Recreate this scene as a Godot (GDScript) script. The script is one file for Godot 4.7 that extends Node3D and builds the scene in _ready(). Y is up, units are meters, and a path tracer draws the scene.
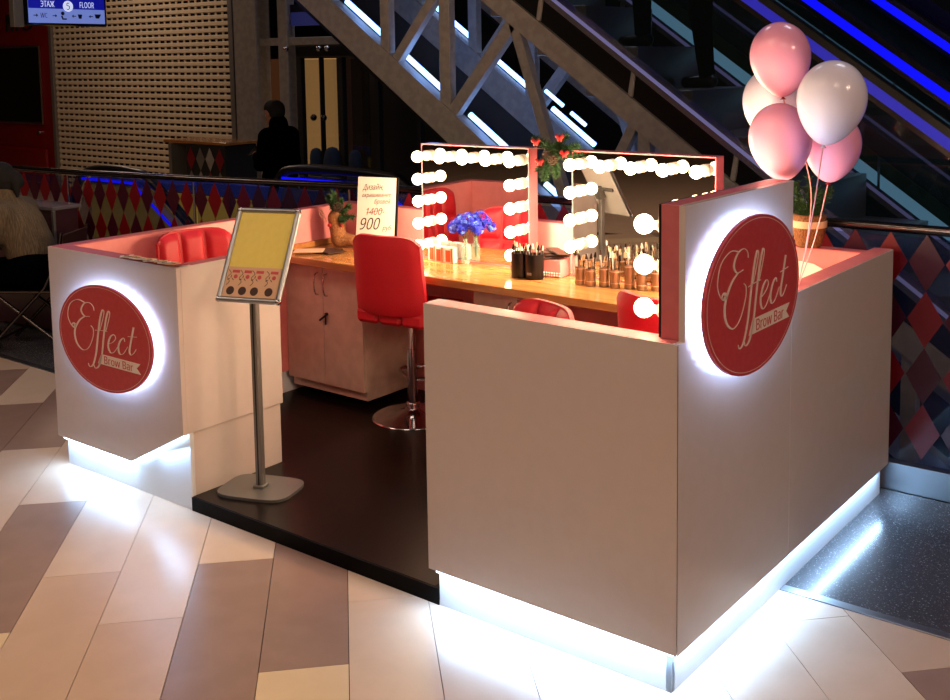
extends Node3D

var M := {}
var names := {}
var rng := RandomNumberGenerator.new()

# ---------------------------------------------------------------- shapes
func begin() -> SurfaceTool:
	var st := SurfaceTool.new()
	st.begin(Mesh.PRIMITIVE_TRIANGLES)
	return st

func tri(st: SurfaceTool, a: Vector3, b: Vector3, c: Vector3, na: Vector3, nb: Vector3, nc: Vector3) -> void:
	if (b - a).cross(c - a).dot(na + nb + nc) > 0.0:
		st.set_normal(na); st.add_vertex(a)
		st.set_normal(nc); st.add_vertex(c)
		st.set_normal(nb); st.add_vertex(b)
	else:
		st.set_normal(na); st.add_vertex(a)
		st.set_normal(nb); st.add_vertex(b)
		st.set_normal(nc); st.add_vertex(c)

func quad(st: SurfaceTool, a: Vector3, b: Vector3, c: Vector3, d: Vector3, n: Vector3) -> void:
	tri(st, a, b, c, n, n, n)
	tri(st, a, c, d, n, n, n)

# box with chamfered edges
func add_box(st: SurfaceTool, t: Transform3D, size: Vector3, ch := 0.0) -> void:
	var h := size * 0.5
	ch = minf(ch, minf(h.x, minf(h.y, h.z)) * 0.9)
	var ax := [Vector3.RIGHT, Vector3.UP, Vector3.BACK]
	var hs := [h.x, h.y, h.z]
	for i in 3:
		var j := (i + 1) % 3
		var k := (i + 2) % 3
		for s in [-1.0, 1.0]:
			var n: Vector3 = ax[i] * s
			var u: Vector3 = ax[j] * (hs[j] - ch)
			var v: Vector3 = ax[k] * (hs[k] - ch)
			var o: Vector3 = n * hs[i]
			quad(st, t * (o - u - v), t * (o + u - v), t * (o + u + v), t * (o - u + v), (t.basis * n).normalized())
	if ch <= 0.0:
		return
	for i in 3:
		var j := (i + 1) % 3
		var k := (i + 2) % 3
		for s1 in [-1.0, 1.0]:
			for s2 in [-1.0, 1.0]:
				var e: Vector3 = ax[i] * (hs[i] - ch)
				var p: Vector3 = ax[j] * s1 * hs[j] + ax[k] * s2 * (hs[k] - ch)
				var q: Vector3 = ax[j] * s1 * (hs[j] - ch) + ax[k] * s2 * hs[k]
				var n: Vector3 = (t.basis * (ax[j] * s1 + ax[k] * s2)).normalized()
				quad(st, t * (p - e), t * (p + e), t * (q + e), t * (q - e), n)
	for sx in [-1.0, 1.0]:
		for sy in [-1.0, 1.0]:
			for sz in [-1.0, 1.0]:
				var n: Vector3 = (t.basis * Vector3(sx, sy, sz)).normalized()
				tri(st, t * Vector3(sx * h.x, sy * (h.y - ch), sz * (h.z - ch)), t * Vector3(sx * (h.x - ch), sy * h.y, sz * (h.z - ch)), t * Vector3(sx * (h.x - ch), sy * (h.y - ch), sz * h.z), n, n, n)

# box from two corners
func bx(st: SurfaceTool, a: Vector3, b: Vector3, ch := 0.0) -> void:
	add_box(st, Transform3D(Basis(), (a + b) * 0.5), (b - a).abs(), ch)

func add_lathe(st: SurfaceTool, t: Transform3D, prof: Array, segs := 20, sx := 1.0, sz := 1.0) -> void:
	var ns := []
	for i in prof.size():
		var p0: Vector2 = prof[maxi(i - 1, 0)]
		var p1: Vector2 = prof[mini(i + 1, prof.size() - 1)]
		var d := p1 - p0
		var n := Vector2(d.y, -d.x)
		if n.length() < 1e-9: n = Vector2(1, 0)
		ns.append(n.normalized())
	for i in prof.size() - 1:
		var a: Vector2 = prof[i]
		var b: Vector2 = prof[i + 1]
		for k in segs:
			var a0 := TAU * k / segs
			var a1 := TAU * (k + 1) / segs
			var d0 := Vector3(cos(a0) * sx, 0, sin(a0) * sz)
			var d1 := Vector3(cos(a1) * sx, 0, sin(a1) * sz)
			var q := [d0 * a.x + Vector3.UP * a.y, d1 * a.x + Vector3.UP * a.y, d1 * b.x + Vector3.UP * b.y, d0 * b.x + Vector3.UP * b.y]
			var m := [d0 * ns[i].x + Vector3.UP * ns[i].y, d1 * ns[i].x + Vector3.UP * ns[i].y, d1 * ns[i + 1].x + Vector3.UP * ns[i + 1].y, d0 * ns[i + 1].x + Vector3.UP * ns[i + 1].y]
			for w in 4:
				q[w] = t * q[w]
				m[w] = (t.basis * m[w]).normalized()
			if a.x > 1e-6:
				tri(st, q[0], q[1], q[2], m[0], m[1], m[2])
			if b.x > 1e-6:
				tri(st, q[0], q[2], q[3], m[0], m[2], m[3])

func cyl(st: SurfaceTool, t: Transform3D, r: float, h: float, segs := 16, ch := 0.0) -> void:
	# sharp corners by doubled profile points
	add_lathe(st, t, [Vector2(0, 0), Vector2(r - ch, 0), Vector2(r - ch, 0), Vector2(r, ch), Vector2(r, ch), Vector2(r, h - ch), Vector2(r, h - ch), Vector2(r - ch, h), Vector2(r - ch, h), Vector2(0, h)], segs)

func ball(st: SurfaceTool, t: Transform3D, r: float, rings := 10, segs := 16) -> void:
	var p := []
	for i in rings + 1:
		var a := PI * i / rings - PI / 2
		p.append(Vector2(cos(a) * r if i > 0 and i < rings else 0.0, sin(a) * r))
	add_lathe(st, t, p, segs)

func add_tube(st: SurfaceTool, pts: Array, r: float, sides := 8, r2 := -1.0, closed := false) -> void:
	if r2 < 0: r2 = r
	var n := pts.size()
	var rings := []
	var up := Vector3.UP
	for i in n:
		var a: Vector3 = pts[(i - 1 + n) % n] if closed else pts[maxi(i - 1, 0)]
		var b: Vector3 = pts[(i + 1) % n] if closed else pts[mini(i + 1, n - 1)]
		var d := (b - a).normalized()
		if absf(d.dot(up)) > 0.98: up = Vector3.RIGHT if absf(d.x) < 0.9 else Vector3.BACK
		var x := up.cross(d).normalized()
		var y := d.cross(x).normalized()
		up = y
		var rr := lerpf(r, r2, float(i) / maxf(n - 1, 1))
		var ring := []
		for k in sides:
			var an := TAU * k / sides
			var o := x * cos(an) + y * sin(an)
			ring.append([pts[i] + o * rr, o])
		rings.append(ring)
	for i in (n if closed else n - 1):
		var j := (i + 1) % n
		for k in sides:
			var l := (k + 1) % sides
			tri(st, rings[i][k][0], rings[i][l][0], rings[j][l][0], rings[i][k][1], rings[i][l][1], rings[j][l][1])
			tri(st, rings[i][k][0], rings[j][l][0], rings[j][k][0], rings[i][k][1], rings[j][l][1], rings[j][k][1])
	if not closed:
		for e in [0, n - 1]:
			var d: Vector3 = (pts[0] - pts[1]).normalized() if e == 0 else (pts[n - 1] - pts[n - 2]).normalized()
			for k in range(1, sides - 1):
				tri(st, rings[e][0][0], rings[e][k][0], rings[e][k + 1][0], d, d, d)

# polygon in local xy extruded along local z from 0 to -depth
func add_prism(st: SurfaceTool, t: Transform3D, poly: PackedVector2Array, depth: float) -> void:
	var idx := Geometry2D.triangulate_polygon(poly)
	var nf := (t.basis * Vector3.BACK).normalized()
	for i in range(0, idx.size(), 3):
		var p := [poly[idx[i]], poly[idx[i + 1]], poly[idx[i + 2]]]
		tri(st, t * Vector3(p[0].x, p[0].y, 0), t * Vector3(p[1].x, p[1].y, 0), t * Vector3(p[2].x, p[2].y, 0), nf, nf, nf)
		tri(st, t * Vector3(p[0].x, p[0].y, -depth), t * Vector3(p[1].x, p[1].y, -depth), t * Vector3(p[2].x, p[2].y, -depth), -nf, -nf, -nf)
	var ccw := not Geometry2D.is_polygon_clockwise(poly)
	for i in poly.size():
		var a := poly[i]
		var b := poly[(i + 1) % poly.size()]
		var e := b - a
		var n2 := Vector2(e.y, -e.x) * (1.0 if ccw else -1.0)
		var n := (t.basis * Vector3(n2.x, n2.y, 0)).normalized()
		quad(st, t * Vector3(a.x, a.y, 0), t * Vector3(b.x, b.y, 0), t * Vector3(b.x, b.y, -depth), t * Vector3(a.x, a.y, -depth), n)

# two polygons of equal count, the second at -depth, joined
func add_loft(st: SurfaceTool, t: Transform3D, pa: PackedVector2Array, pb: PackedVector2Array, depth: float) -> void:
	var nf := (t.basis * Vector3.BACK).normalized()
	var idx := Geometry2D.triangulate_polygon(pa)
	for i in range(0, idx.size(), 3):
		var f := []
		var b := []
		for k in 3:
			var q := idx[i + k]
			f.append(t * Vector3(pa[q].x, pa[q].y, 0))
			b.append(t * Vector3(pb[q].x, pb[q].y, -depth))
		tri(st, f[0], f[1], f[2], nf, nf, nf)
		tri(st, b[0], b[1], b[2], -nf, -nf, -nf)
	var ctr := Vector2.ZERO
	for p in pa: ctr += p / pa.size()
	var ccw := not Geometry2D.is_polygon_clockwise(pa)
	for i in pa.size():
		var j := (i + 1) % pa.size()
		var a0 := t * Vector3(pa[i].x, pa[i].y, 0)
		var a1 := t * Vector3(pa[j].x, pa[j].y, 0)
		var b0 := t * Vector3(pb[i].x, pb[i].y, -depth)
		var b1 := t * Vector3(pb[j].x, pb[j].y, -depth)
		var e := pa[j] - pa[i]
		var want := t.basis * (Vector3(e.y, -e.x, 0) * (1.0 if ccw else -1.0))
		var n := (a1 - a0).cross(b0 - a0).normalized()
		if n.dot(want) < 0.0: n = -n
		quad(st, a0, a1, b1, b0, n)

func smooth_path(ctrl: Array, sub := 6) -> Array:
	var out := []
	for i in ctrl.size() - 1:
		var p0 = ctrl[maxi(i - 1, 0)]
		var p1 = ctrl[i]
		var p2 = ctrl[i + 1]
		var p3 = ctrl[mini(i + 2, ctrl.size() - 1)]
		for k in sub:
			var t := float(k) / sub
			out.append(0.5 * ((2.0 * p1) + (p2 - p0) * t + (2.0 * p0 - 5.0 * p1 + 4.0 * p2 - p3) * t * t + (3.0 * p1 - p0 - 3.0 * p2 + p3) * t * t * t))
	out.append(ctrl[-1])
	return out

func circle_poly(r: float, n := 64) -> PackedVector2Array:
	var p := PackedVector2Array()
	for i in n:
		p.append(Vector2(cos(TAU * i / n), sin(TAU * i / n)) * r)
	return p

# body as tapered capsules joined smoothly, meshed as surface nets
func add_body(st: SurfaceTool, bones: Array, cell: float, k := 0.03, grow := 0.0) -> void:
	var lo := Vector3(1e9, 1e9, 1e9)
	var hi := -lo
	for b in bones:
		var m: float = maxf(b[2], b[3]) + grow + 2.5 * cell
		for p in [b[0], b[1]]:
			lo = lo.min(p - Vector3.ONE * m)
			hi = hi.max(p + Vector3.ONE * m)
	var nx := int(ceil((hi.x - lo.x) / cell)) + 1
	var ny := int(ceil((hi.y - lo.y) / cell)) + 1
	var nz := int(ceil((hi.z - lo.z) / cell)) + 1
	var f := PackedFloat32Array()
	f.resize(nx * ny * nz)
	f.fill(1.0)
	var seen := PackedByteArray()
	seen.resize(nx * ny * nz)
	for b in bones:
		var a: Vector3 = b[0]
		var d: Vector3 = b[1] - a
		var dd := maxf(d.length_squared(), 1e-9)
		var r0: float = b[2] + grow
		var r1: float = b[3] + grow
		var m := maxf(r0, r1) + 3.0 * cell + k
		var l := ((a.min(b[1]) - Vector3.ONE * m - lo) / cell).floor()
		var h := ((a.max(b[1]) + Vector3.ONE * m - lo) / cell).ceil()
		for z in range(maxi(0, int(l.z)), mini(nz, int(h.z) + 1)):
			for y in range(maxi(0, int(l.y)), mini(ny, int(h.y) + 1)):
				for x in range(maxi(0, int(l.x)), mini(nx, int(h.x) + 1)):
					var p := lo + Vector3(x, y, z) * cell
					var t := clampf((p - a).dot(d) / dd, 0.0, 1.0)
					var v := p.distance_to(a + d * t) - lerpf(r0, r1, t)
					var i := x + nx * (y + ny * z)
					if seen[i]:
						var w := clampf(0.5 + 0.5 * (v - f[i]) / k, 0.0, 1.0)
						f[i] = lerpf(v, f[i], w) - k * w * (1.0 - w)
					else:
						seen[i] = 1
						f[i] = v
	var vid := PackedInt32Array()
	vid.resize(nx * ny * nz)
	vid.fill(-1)
	var vp := PackedVector3Array()
	var off := [0, 1, nx, nx + 1, nx * ny, nx * ny + 1, nx * ny + nx, nx * ny + nx + 1]
	var co := [Vector3(0, 0, 0), Vector3(1, 0, 0), Vector3(0, 1, 0), Vector3(1, 1, 0), Vector3(0, 0, 1), Vector3(1, 0, 1), Vector3(0, 1, 1), Vector3(1, 1, 1)]
	var ed := [[0, 1], [2, 3], [4, 5], [6, 7], [0, 2], [1, 3], [4, 6], [5, 7], [0, 4], [1, 5], [2, 6], [3, 7]]
	for z in nz - 1:
		for y in ny - 1:
			for x in nx - 1:
				var i := x + nx * (y + ny * z)
				var neg := 0
				for c in 8:
					if f[i + off[c]] < 0.0: neg += 1
				if neg == 0 or neg == 8: continue
				var s := Vector3.ZERO
				var cnt := 0
				for e in ed:
					var va := f[i + off[e[0]]]
					var vb := f[i + off[e[1]]]
					if (va < 0.0) != (vb < 0.0):
						s += co[e[0]].lerp(co[e[1]], va / (va - vb))
						cnt += 1
				vid[i] = vp.size()
				vp.append(lo + (Vector3(x, y, z) + s / cnt) * cell)
	var vn := PackedVector3Array()
	vn.resize(vp.size())
	var faces := []
	var strd := [1, nx, nx * ny]
	for z in range(1, nz - 1):
		for y in range(1, ny - 1):
			for x in range(1, nx - 1):
				var i := x + nx * (y + ny * z)
				for a in 3:
					var va := f[i]
					var vb := f[i + strd[a]]
					if (va < 0.0) == (vb < 0.0): continue
					var u: int = strd[(a + 1) % 3]
					var w: int = strd[(a + 2) % 3]
					var q := [vid[i], vid[i - u], vid[i - u - w], vid[i - w]]
					if q.min() < 0: continue
					var nn := (vp[q[1]] - vp[q[0]]).cross(vp[q[2]] - vp[q[0]])
					var axis := [Vector3.RIGHT, Vector3.UP, Vector3.BACK]
					var want: Vector3 = axis[a] * (1.0 if va < 0.0 else -1.0)
					if nn.dot(want) < 0.0: nn = -nn
					for v in q: vn[v] += nn
					faces.append(q)
	for q in faces:
		tri(st, vp[q[0]], vp[q[1]], vp[q[2]], vn[q[0]].normalized(), vn[q[1]].normalized(), vn[q[2]].normalized())
		tri(st, vp[q[0]], vp[q[2]], vp[q[3]], vn[q[0]].normalized(), vn[q[2]].normalized(), vn[q[3]].normalized())

# ---------------------------------------------------------------- nodes
func numbered(n: String) -> String:
	if not names.has(n):
		names[n] = 0
		return n
	names[n] += 1
	return "%s_%03d" % [n, names[n]]

func obj(called: String, st: SurfaceTool, m: Material, parent: Node = null) -> MeshInstance3D:
	var o := MeshInstance3D.new()
	o.mesh = st.commit()
	o.mesh.surface_set_material(0, m)
	if parent == null:
		o.name = numbered(called)
		add_child(o)
	else:
		o.name = called
		parent.add_child(o, true)
	return o

func meshobj(called: String, mesh: Mesh, m: Material, parent: Node, t := Transform3D()) -> MeshInstance3D:
	var o := MeshInstance3D.new()
	o.mesh = mesh
	o.material_override = m
	o.name = called
	parent.add_child(o, true)
	o.transform = t
	return o

func tag(o: Node, label: String, category: String, group := "") -> Node:
	o.set_meta("label", label)
	o.set_meta("category", category)
	if group != "": o.set_meta("group", group)
	return o

func thing(called: String, label: String, category: String, at := Vector3.ZERO, turn := 0.0, group := "") -> Node3D:
	var o := Node3D.new()
	o.name = numbered(called)
	add_child(o)
	o.position = at
	o.rotation.y = turn
	tag(o, label, category, group)
	return o

func struct(called: String, st: SurfaceTool, m: Material) -> MeshInstance3D:
	var o := obj(called, st, m)
	o.set_meta("kind", "structure")
	return o

func part_box(called: String, a: Vector3, b: Vector3, m: Material, parent: Node, ch := 0.002) -> MeshInstance3D:
	var st := begin()
	bx(st, a, b, ch)
	return obj(called, st, m, parent)

func part_tube(called: String, pts: Array, r: float, m: Material, parent: Node, sides := 8, r2 := -1.0) -> MeshInstance3D:
	var st := begin()
	add_tube(st, pts, r, sides, r2)
	return obj(called, st, m, parent)

func omni(parent: Node, at: Vector3, col: Color, e: float, size := 0.03) -> void:
	var l := OmniLight3D.new()
	l.name = "glow_light"
	parent.add_child(l, true)
	l.position = at
	l.light_color = col
	l.light_energy = e
	l.light_size = size
	l.omni_range = 12.0
	l.omni_attenuation = 2.0
	l.shadow_enabled = true

# area light at p whose light goes along dir; long side along side
func area(parent: Node, p: Vector3, dir: Vector3, side: Vector3, size: Vector2, col: Color, e: float) -> void:
	var l := AreaLight3D.new()
	l.name = "area_light"
	parent.add_child(l, true)
	var z := -dir.normalized()
	var x := (side - z * side.dot(z)).normalized()
	l.transform = Transform3D(Basis(x, z.cross(x), z), p)
	l.area_size = size
	l.area_normalize_energy = true
	l.area_range = 20.0
	l.light_color = col
	l.light_energy = e
	l.shadow_enabled = true

# ---------------------------------------------------------------- materials
func noise_tex(freq: float, c0: Color, c1: Color, oct := 4, seed_ := 1, w := 512, h := 512, lo := 0.3, hi := 0.7) -> NoiseTexture2D:
	var n := FastNoiseLite.new()
	n.seed = seed_
	n.frequency = freq
	n.fractal_octaves = oct
	var t := NoiseTexture2D.new()
	t.width = w
	t.height = h
	t.seamless = true
	t.noise = n
	var g := Gradient.new()
	g.set_color(0, c0)
	g.set_color(1, c1)
	g.set_offset(0, lo)
	g.set_offset(1, hi)
	t.color_ramp = g
	return t

func mat(c: Color, rough := 0.5, metal := 0.0) -> StandardMaterial3D:
	var m := StandardMaterial3D.new()
	m.albedo_color = c
	m.roughness = rough
	m.metallic = metal
	return m

func texmat(t: Texture2D, scale: Vector3, rough := 0.5) -> StandardMaterial3D:
	var m := mat(Color.WHITE, rough)
	m.albedo_texture = t
	m.uv1_triplanar = true
	m.uv1_world_triplanar = true
	m.uv1_scale = scale
	return m

func glow(c: Color, e: float) -> StandardMaterial3D:
	var m := mat(c, 0.5)
	m.emission_enabled = true
	m.emission = c
	m.emission_energy_multiplier = e
	return m

func glass(c: Color, a: float) -> StandardMaterial3D:
	var m := mat(Color(c.r, c.g, c.b, a), 0.02)
	m.transparency = BaseMaterial3D.TRANSPARENCY_ALPHA
	return m

func materials() -> void:
	M.laminate = texmat(noise_tex(0.02, Color(0.815, 0.765, 0.745), Color(0.822, 0.772, 0.752), 3, 3), Vector3(1.3, 1.3, 1.3), 0.11)
	M.laminate_matt = texmat(noise_tex(0.02, Color(0.815, 0.765, 0.745), Color(0.822, 0.772, 0.752), 3, 4), Vector3(1.3, 1.3, 1.3), 0.3)
	M.plinth = mat(Color(0.86, 0.88, 0.9), 0.3)
	M.pink = texmat(noise_tex(0.02, Color(0.87, 0.52, 0.52), Color(0.89, 0.54, 0.54), 3, 5), Vector3(1, 1, 1), 0.35)
	M.pinkrim = texmat(noise_tex(0.02, Color(0.79, 0.43, 0.45), Color(0.81, 0.45, 0.47), 3, 6), Vector3(1, 1, 1), 0.25)
	M.signred = texmat(noise_tex(0.03, Color(0.76, 0.26, 0.28), Color(0.78, 0.28, 0.30), 3, 7), Vector3(2, 2, 2), 0.45)
	M.signpale = mat(Color(0.94, 0.88, 0.84), 0.5)
	M.darkjoint = mat(Color(0.05, 0.03, 0.03), 0.8)
	M.led = glow(Color(0.80, 0.91, 1.0), 6.0)
	M.bulb = glow(Color(1.0, 0.88, 0.70), 12.0)
	M.socket = mat(Color(0.9, 0.88, 0.84), 0.3)
	M.mirror = mat(Color(0.88, 0.88, 0.87), 0.01, 1.0)
	M.oak = texmat(noise_tex(0.012, Color(0.60, 0.39, 0.22), Color(0.66, 0.45, 0.26), 4, 11), Vector3(0.4, 3.0, 3.0), 0.12)
	M.platform = texmat(noise_tex(0.015, Color(0.06, 0.036, 0.034), Color(0.085, 0.05, 0.046), 5, 12), Vector3(4.0, 4.0, 0.5), 0.3)
	M.platform.metallic_specular = 0.3
	M.step = mat(Color(0.022, 0.02, 0.026), 0.5)
	M.step.metallic_specular = 0.2
	M.cabinet = texmat(noise_tex(0.02, Color(0.72, 0.62, 0.57), Color(0.75, 0.65, 0.60), 3, 13), Vector3(1, 1, 1), 0.22)
	M.redseat = texmat(noise_tex(0.08, Color(0.68, 0.02, 0.10), Color(0.74, 0.03, 0.13), 3, 14), Vector3(3, 3, 3), 0.55)
	M.chrome = mat(Color(0.78, 0.78, 0.8), 0.08, 1.0)
	M.steel = mat(Color(0.52, 0.51, 0.50), 0.38, 0.6)
	M.brushed = mat(Color(0.62, 0.64, 0.66), 0.35, 1.0)
	M.rail = mat(Color(0.40, 0.38, 0.38), 0.2, 1.0)
	M.black = mat(Color(0.02, 0.02, 0.022), 0.3)
	M.blackrubber = mat(Color(0.018, 0.018, 0.02), 0.35)
	M.white = mat(Color(0.86, 0.85, 0.83), 0.5)
	M.paper = mat(Color(0.9, 0.87, 0.84), 0.7)
	M.ink = mat(Color(0.06, 0.03, 0.05), 0.6)
	M.inkred = mat(Color(0.45, 0.12, 0.12), 0.6)
	M.yellow = texmat(noise_tex(0.03, Color(0.90, 0.83, 0.40), Color(0.92, 0.85, 0.43), 3, 15), Vector3(2, 2, 2), 0.35)
	M.grout = mat(Color(0.12, 0.08, 0.06), 0.9)
	M.tile_light = texmat(noise_tex(0.01, Color(0.835, 0.745, 0.66), Color(0.85, 0.76, 0.675), 4, 21), Vector3(1, 1, 1), 0.3)
	M.tile_tan = texmat(noise_tex(0.01, Color(0.79, 0.685, 0.595), Color(0.805, 0.70, 0.61), 4, 22), Vector3(1, 1, 1), 0.3)
	M.tile_cream = texmat(noise_tex(0.01, Color(0.875, 0.785, 0.64), Color(0.89, 0.80, 0.66), 4, 23), Vector3(1, 1, 1), 0.3)
	M.tile_dark = texmat(noise_tex(0.01, Color(0.58, 0.475, 0.43), Color(0.60, 0.495, 0.45), 4, 24), Vector3(1, 1, 1), 0.3)
	# dark granite with pale flecks
	var im := Image.create(512, 512, false, Image.FORMAT_RGB8)
	var r := RandomNumberGenerator.new()
	r.seed = 77
	for y in 512:
		for x in 512:
			var g := 0.22 + r.randf() * 0.10
			im.set_pixel(x, y, Color(g * 0.98, g, g * 1.06))
	for i in 5200:
		var g := r.randf_range(0.30, 0.62)
		im.fill_rect(Rect2i(r.randi_range(0, 508), r.randi_range(0, 508), r.randi_range(1, 3), r.randi_range(1, 3)), Color(g, g, g * 1.03))
	im.generate_mipmaps()
	M.granite = texmat(ImageTexture.create_from_image(im), Vector3(1.3, 1.3, 1.3), 0.22)
	M.ceiling = mat(Color(0.35, 0.31, 0.28), 0.9)
	M.wallwarm = mat(Color(0.36, 0.28, 0.22), 0.8)
	M.walldark = mat(Color(0.05, 0.05, 0.06), 0.8)
	M.truss = texmat(noise_tex(0.02, Color(0.56, 0.54, 0.53), Color(0.61, 0.59, 0.57), 4, 31), Vector3(1, 1, 1), 0.5)
	M.deck = mat(Color(0.62, 0.6, 0.66), 0.25, 0.8)
	M.darkpanel = mat(Color(0.03, 0.03, 0.035), 0.3)
	M.escglass = glass(Color(0.05, 0.12, 0.13), 0.35)
	M.railglass = glass(Color(0.08, 0.14, 0.30), 0.3)
	M.railglass.metallic_specular = 0.25
	M.clear = glass(Color(0.75, 0.92, 0.85), 0.22)
	M.blueled = glow(Color(0.02, 0.04, 1.0), 1.2)
	M.purpleled = glow(Color(0.15, 0.16, 0.78), 0.45)
	M.coolled = glow(Color(0.55, 0.72, 1.0), 4.0)
	M.skirtglow = glow(Color(0.40, 0.60, 0.72), 0.8)
	M.deckglow = glow(Color(0.42, 0.42, 0.62), 0.6)
	M.dred = mat(Color(0.46, 0.045, 0.085), 0.3)
	M.ddark = mat(Color(0.26, 0.06, 0.14), 0.25)
	M.shutter = mat(Color(0.78, 0.72, 0.62), 0.45)
	M.shopred = mat(Color(0.46, 0.035, 0.06), 0.3)
	M.shopdark = mat(Color(0.015, 0.015, 0.02), 0.08)
	M.warmroom = glow(Color(0.80, 0.60, 0.36), 0.6)
	M.skin = mat(Color(0.66, 0.45, 0.36), 0.55)
	M.sweater = texmat(noise_tex(0.05, Color(0.31, 0.26, 0.20), Color(0.47, 0.40, 0.31), 2, 41), Vector3(5, 0.4, 5), 0.9)
	M.trousers = mat(Color(0.02, 0.02, 0.03), 0.9)
	M.trousers.metallic_specular = 0.05
	M.hair = texmat(noise_tex(0.05, Color(0.03, 0.02, 0.018), Color(0.07, 0.05, 0.04), 3, 42), Vector3(10, 2, 10), 0.85)
	M.coat = mat(Color(0.012, 0.012, 0.02), 0.95)
	M.coat.metallic_specular = 0.05
	M.fir = mat(Color(0.15, 0.28, 0.12), 0.7)
	M.firlight = mat(Color(0.24, 0.36, 0.14), 0.7)
	M.bark = texmat(noise_tex(0.05, Color(0.36, 0.2, 0.09), Color(0.58, 0.37, 0.19), 4, 43), Vector3(6, 2, 6), 0.8)
	M.blueflower = mat(Color(0.08, 0.16, 0.80), 0.7)
	M.paleflower = mat(Color(0.35, 0.50, 0.95), 0.7)
	M.gold = mat(Color(0.66, 0.57, 0.47), 0.28, 0.85)
	M.bow = mat(Color(0.55, 0.02, 0.03), 0.4)
	M.balloon_pink = mat(Color(1.0, 0.68, 0.83), 0.16)
	M.balloon_pink.clearcoat_enabled = true
	M.balloon_white = mat(Color(0.92, 0.91, 1.0), 0.16)
	M.balloon_white.clearcoat_enabled = true
	for q in [M.balloon_pink, M.balloon_white]:
		q.backlight_enabled = true
		q.backlight = q.albedo_color * 0.22
	M.ribbon = mat(Color(0.9, 0.6, 0.6), 0.4)
	M.orange = mat(Color(0.75, 0.27, 0.10), 0.5)
	M.craft = mat(Color(0.84, 0.68, 0.55), 0.6)
	M.brown = mat(Color(0.22, 0.11, 0.07), 0.6)

# ---------------------------------------------------------------- main
func _ready() -> void:
	rng.seed = 20
	var cam := Camera3D.new()
	cam.name = "camera"
	add_child(cam)
	cam.position = Vector3(1.4266, 1.8466, 2.6403)
	cam.rotation = Vector3(-0.10356, 0.64708, -0.01171)
	var fpx := 1091.52
	cam.set_frustum(700.0 / fpx * 0.05, Vector2((475.0 - 512.9) / fpx, -(350.0 - 172.69) / fpx) * 0.05, 0.05, 80.0)
	cam.current = true

	var we := WorldEnvironment.new()
	we.name = "environment"
	var env := Environment.new()
	env.background_mode = Environment.BG_COLOR
	env.background_color = Color(0.012, 0.012, 0.016)
	env.tonemap_mode = Environment.TONE_MAPPER_LINEAR
	env.tonemap_exposure = 1.0
	env.sdfgi_enabled = true
	env.ssao_enabled = true
	env.ssil_enabled = true
	we.environment = env
	add_child(we)

	materials()
	setting()
	unseen_atrium_lamps()
	kiosk()
	desk_things()
	chairs()
	stand()
	balloons()
	railing()
	escalators()
	far_shops()
	people()

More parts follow.
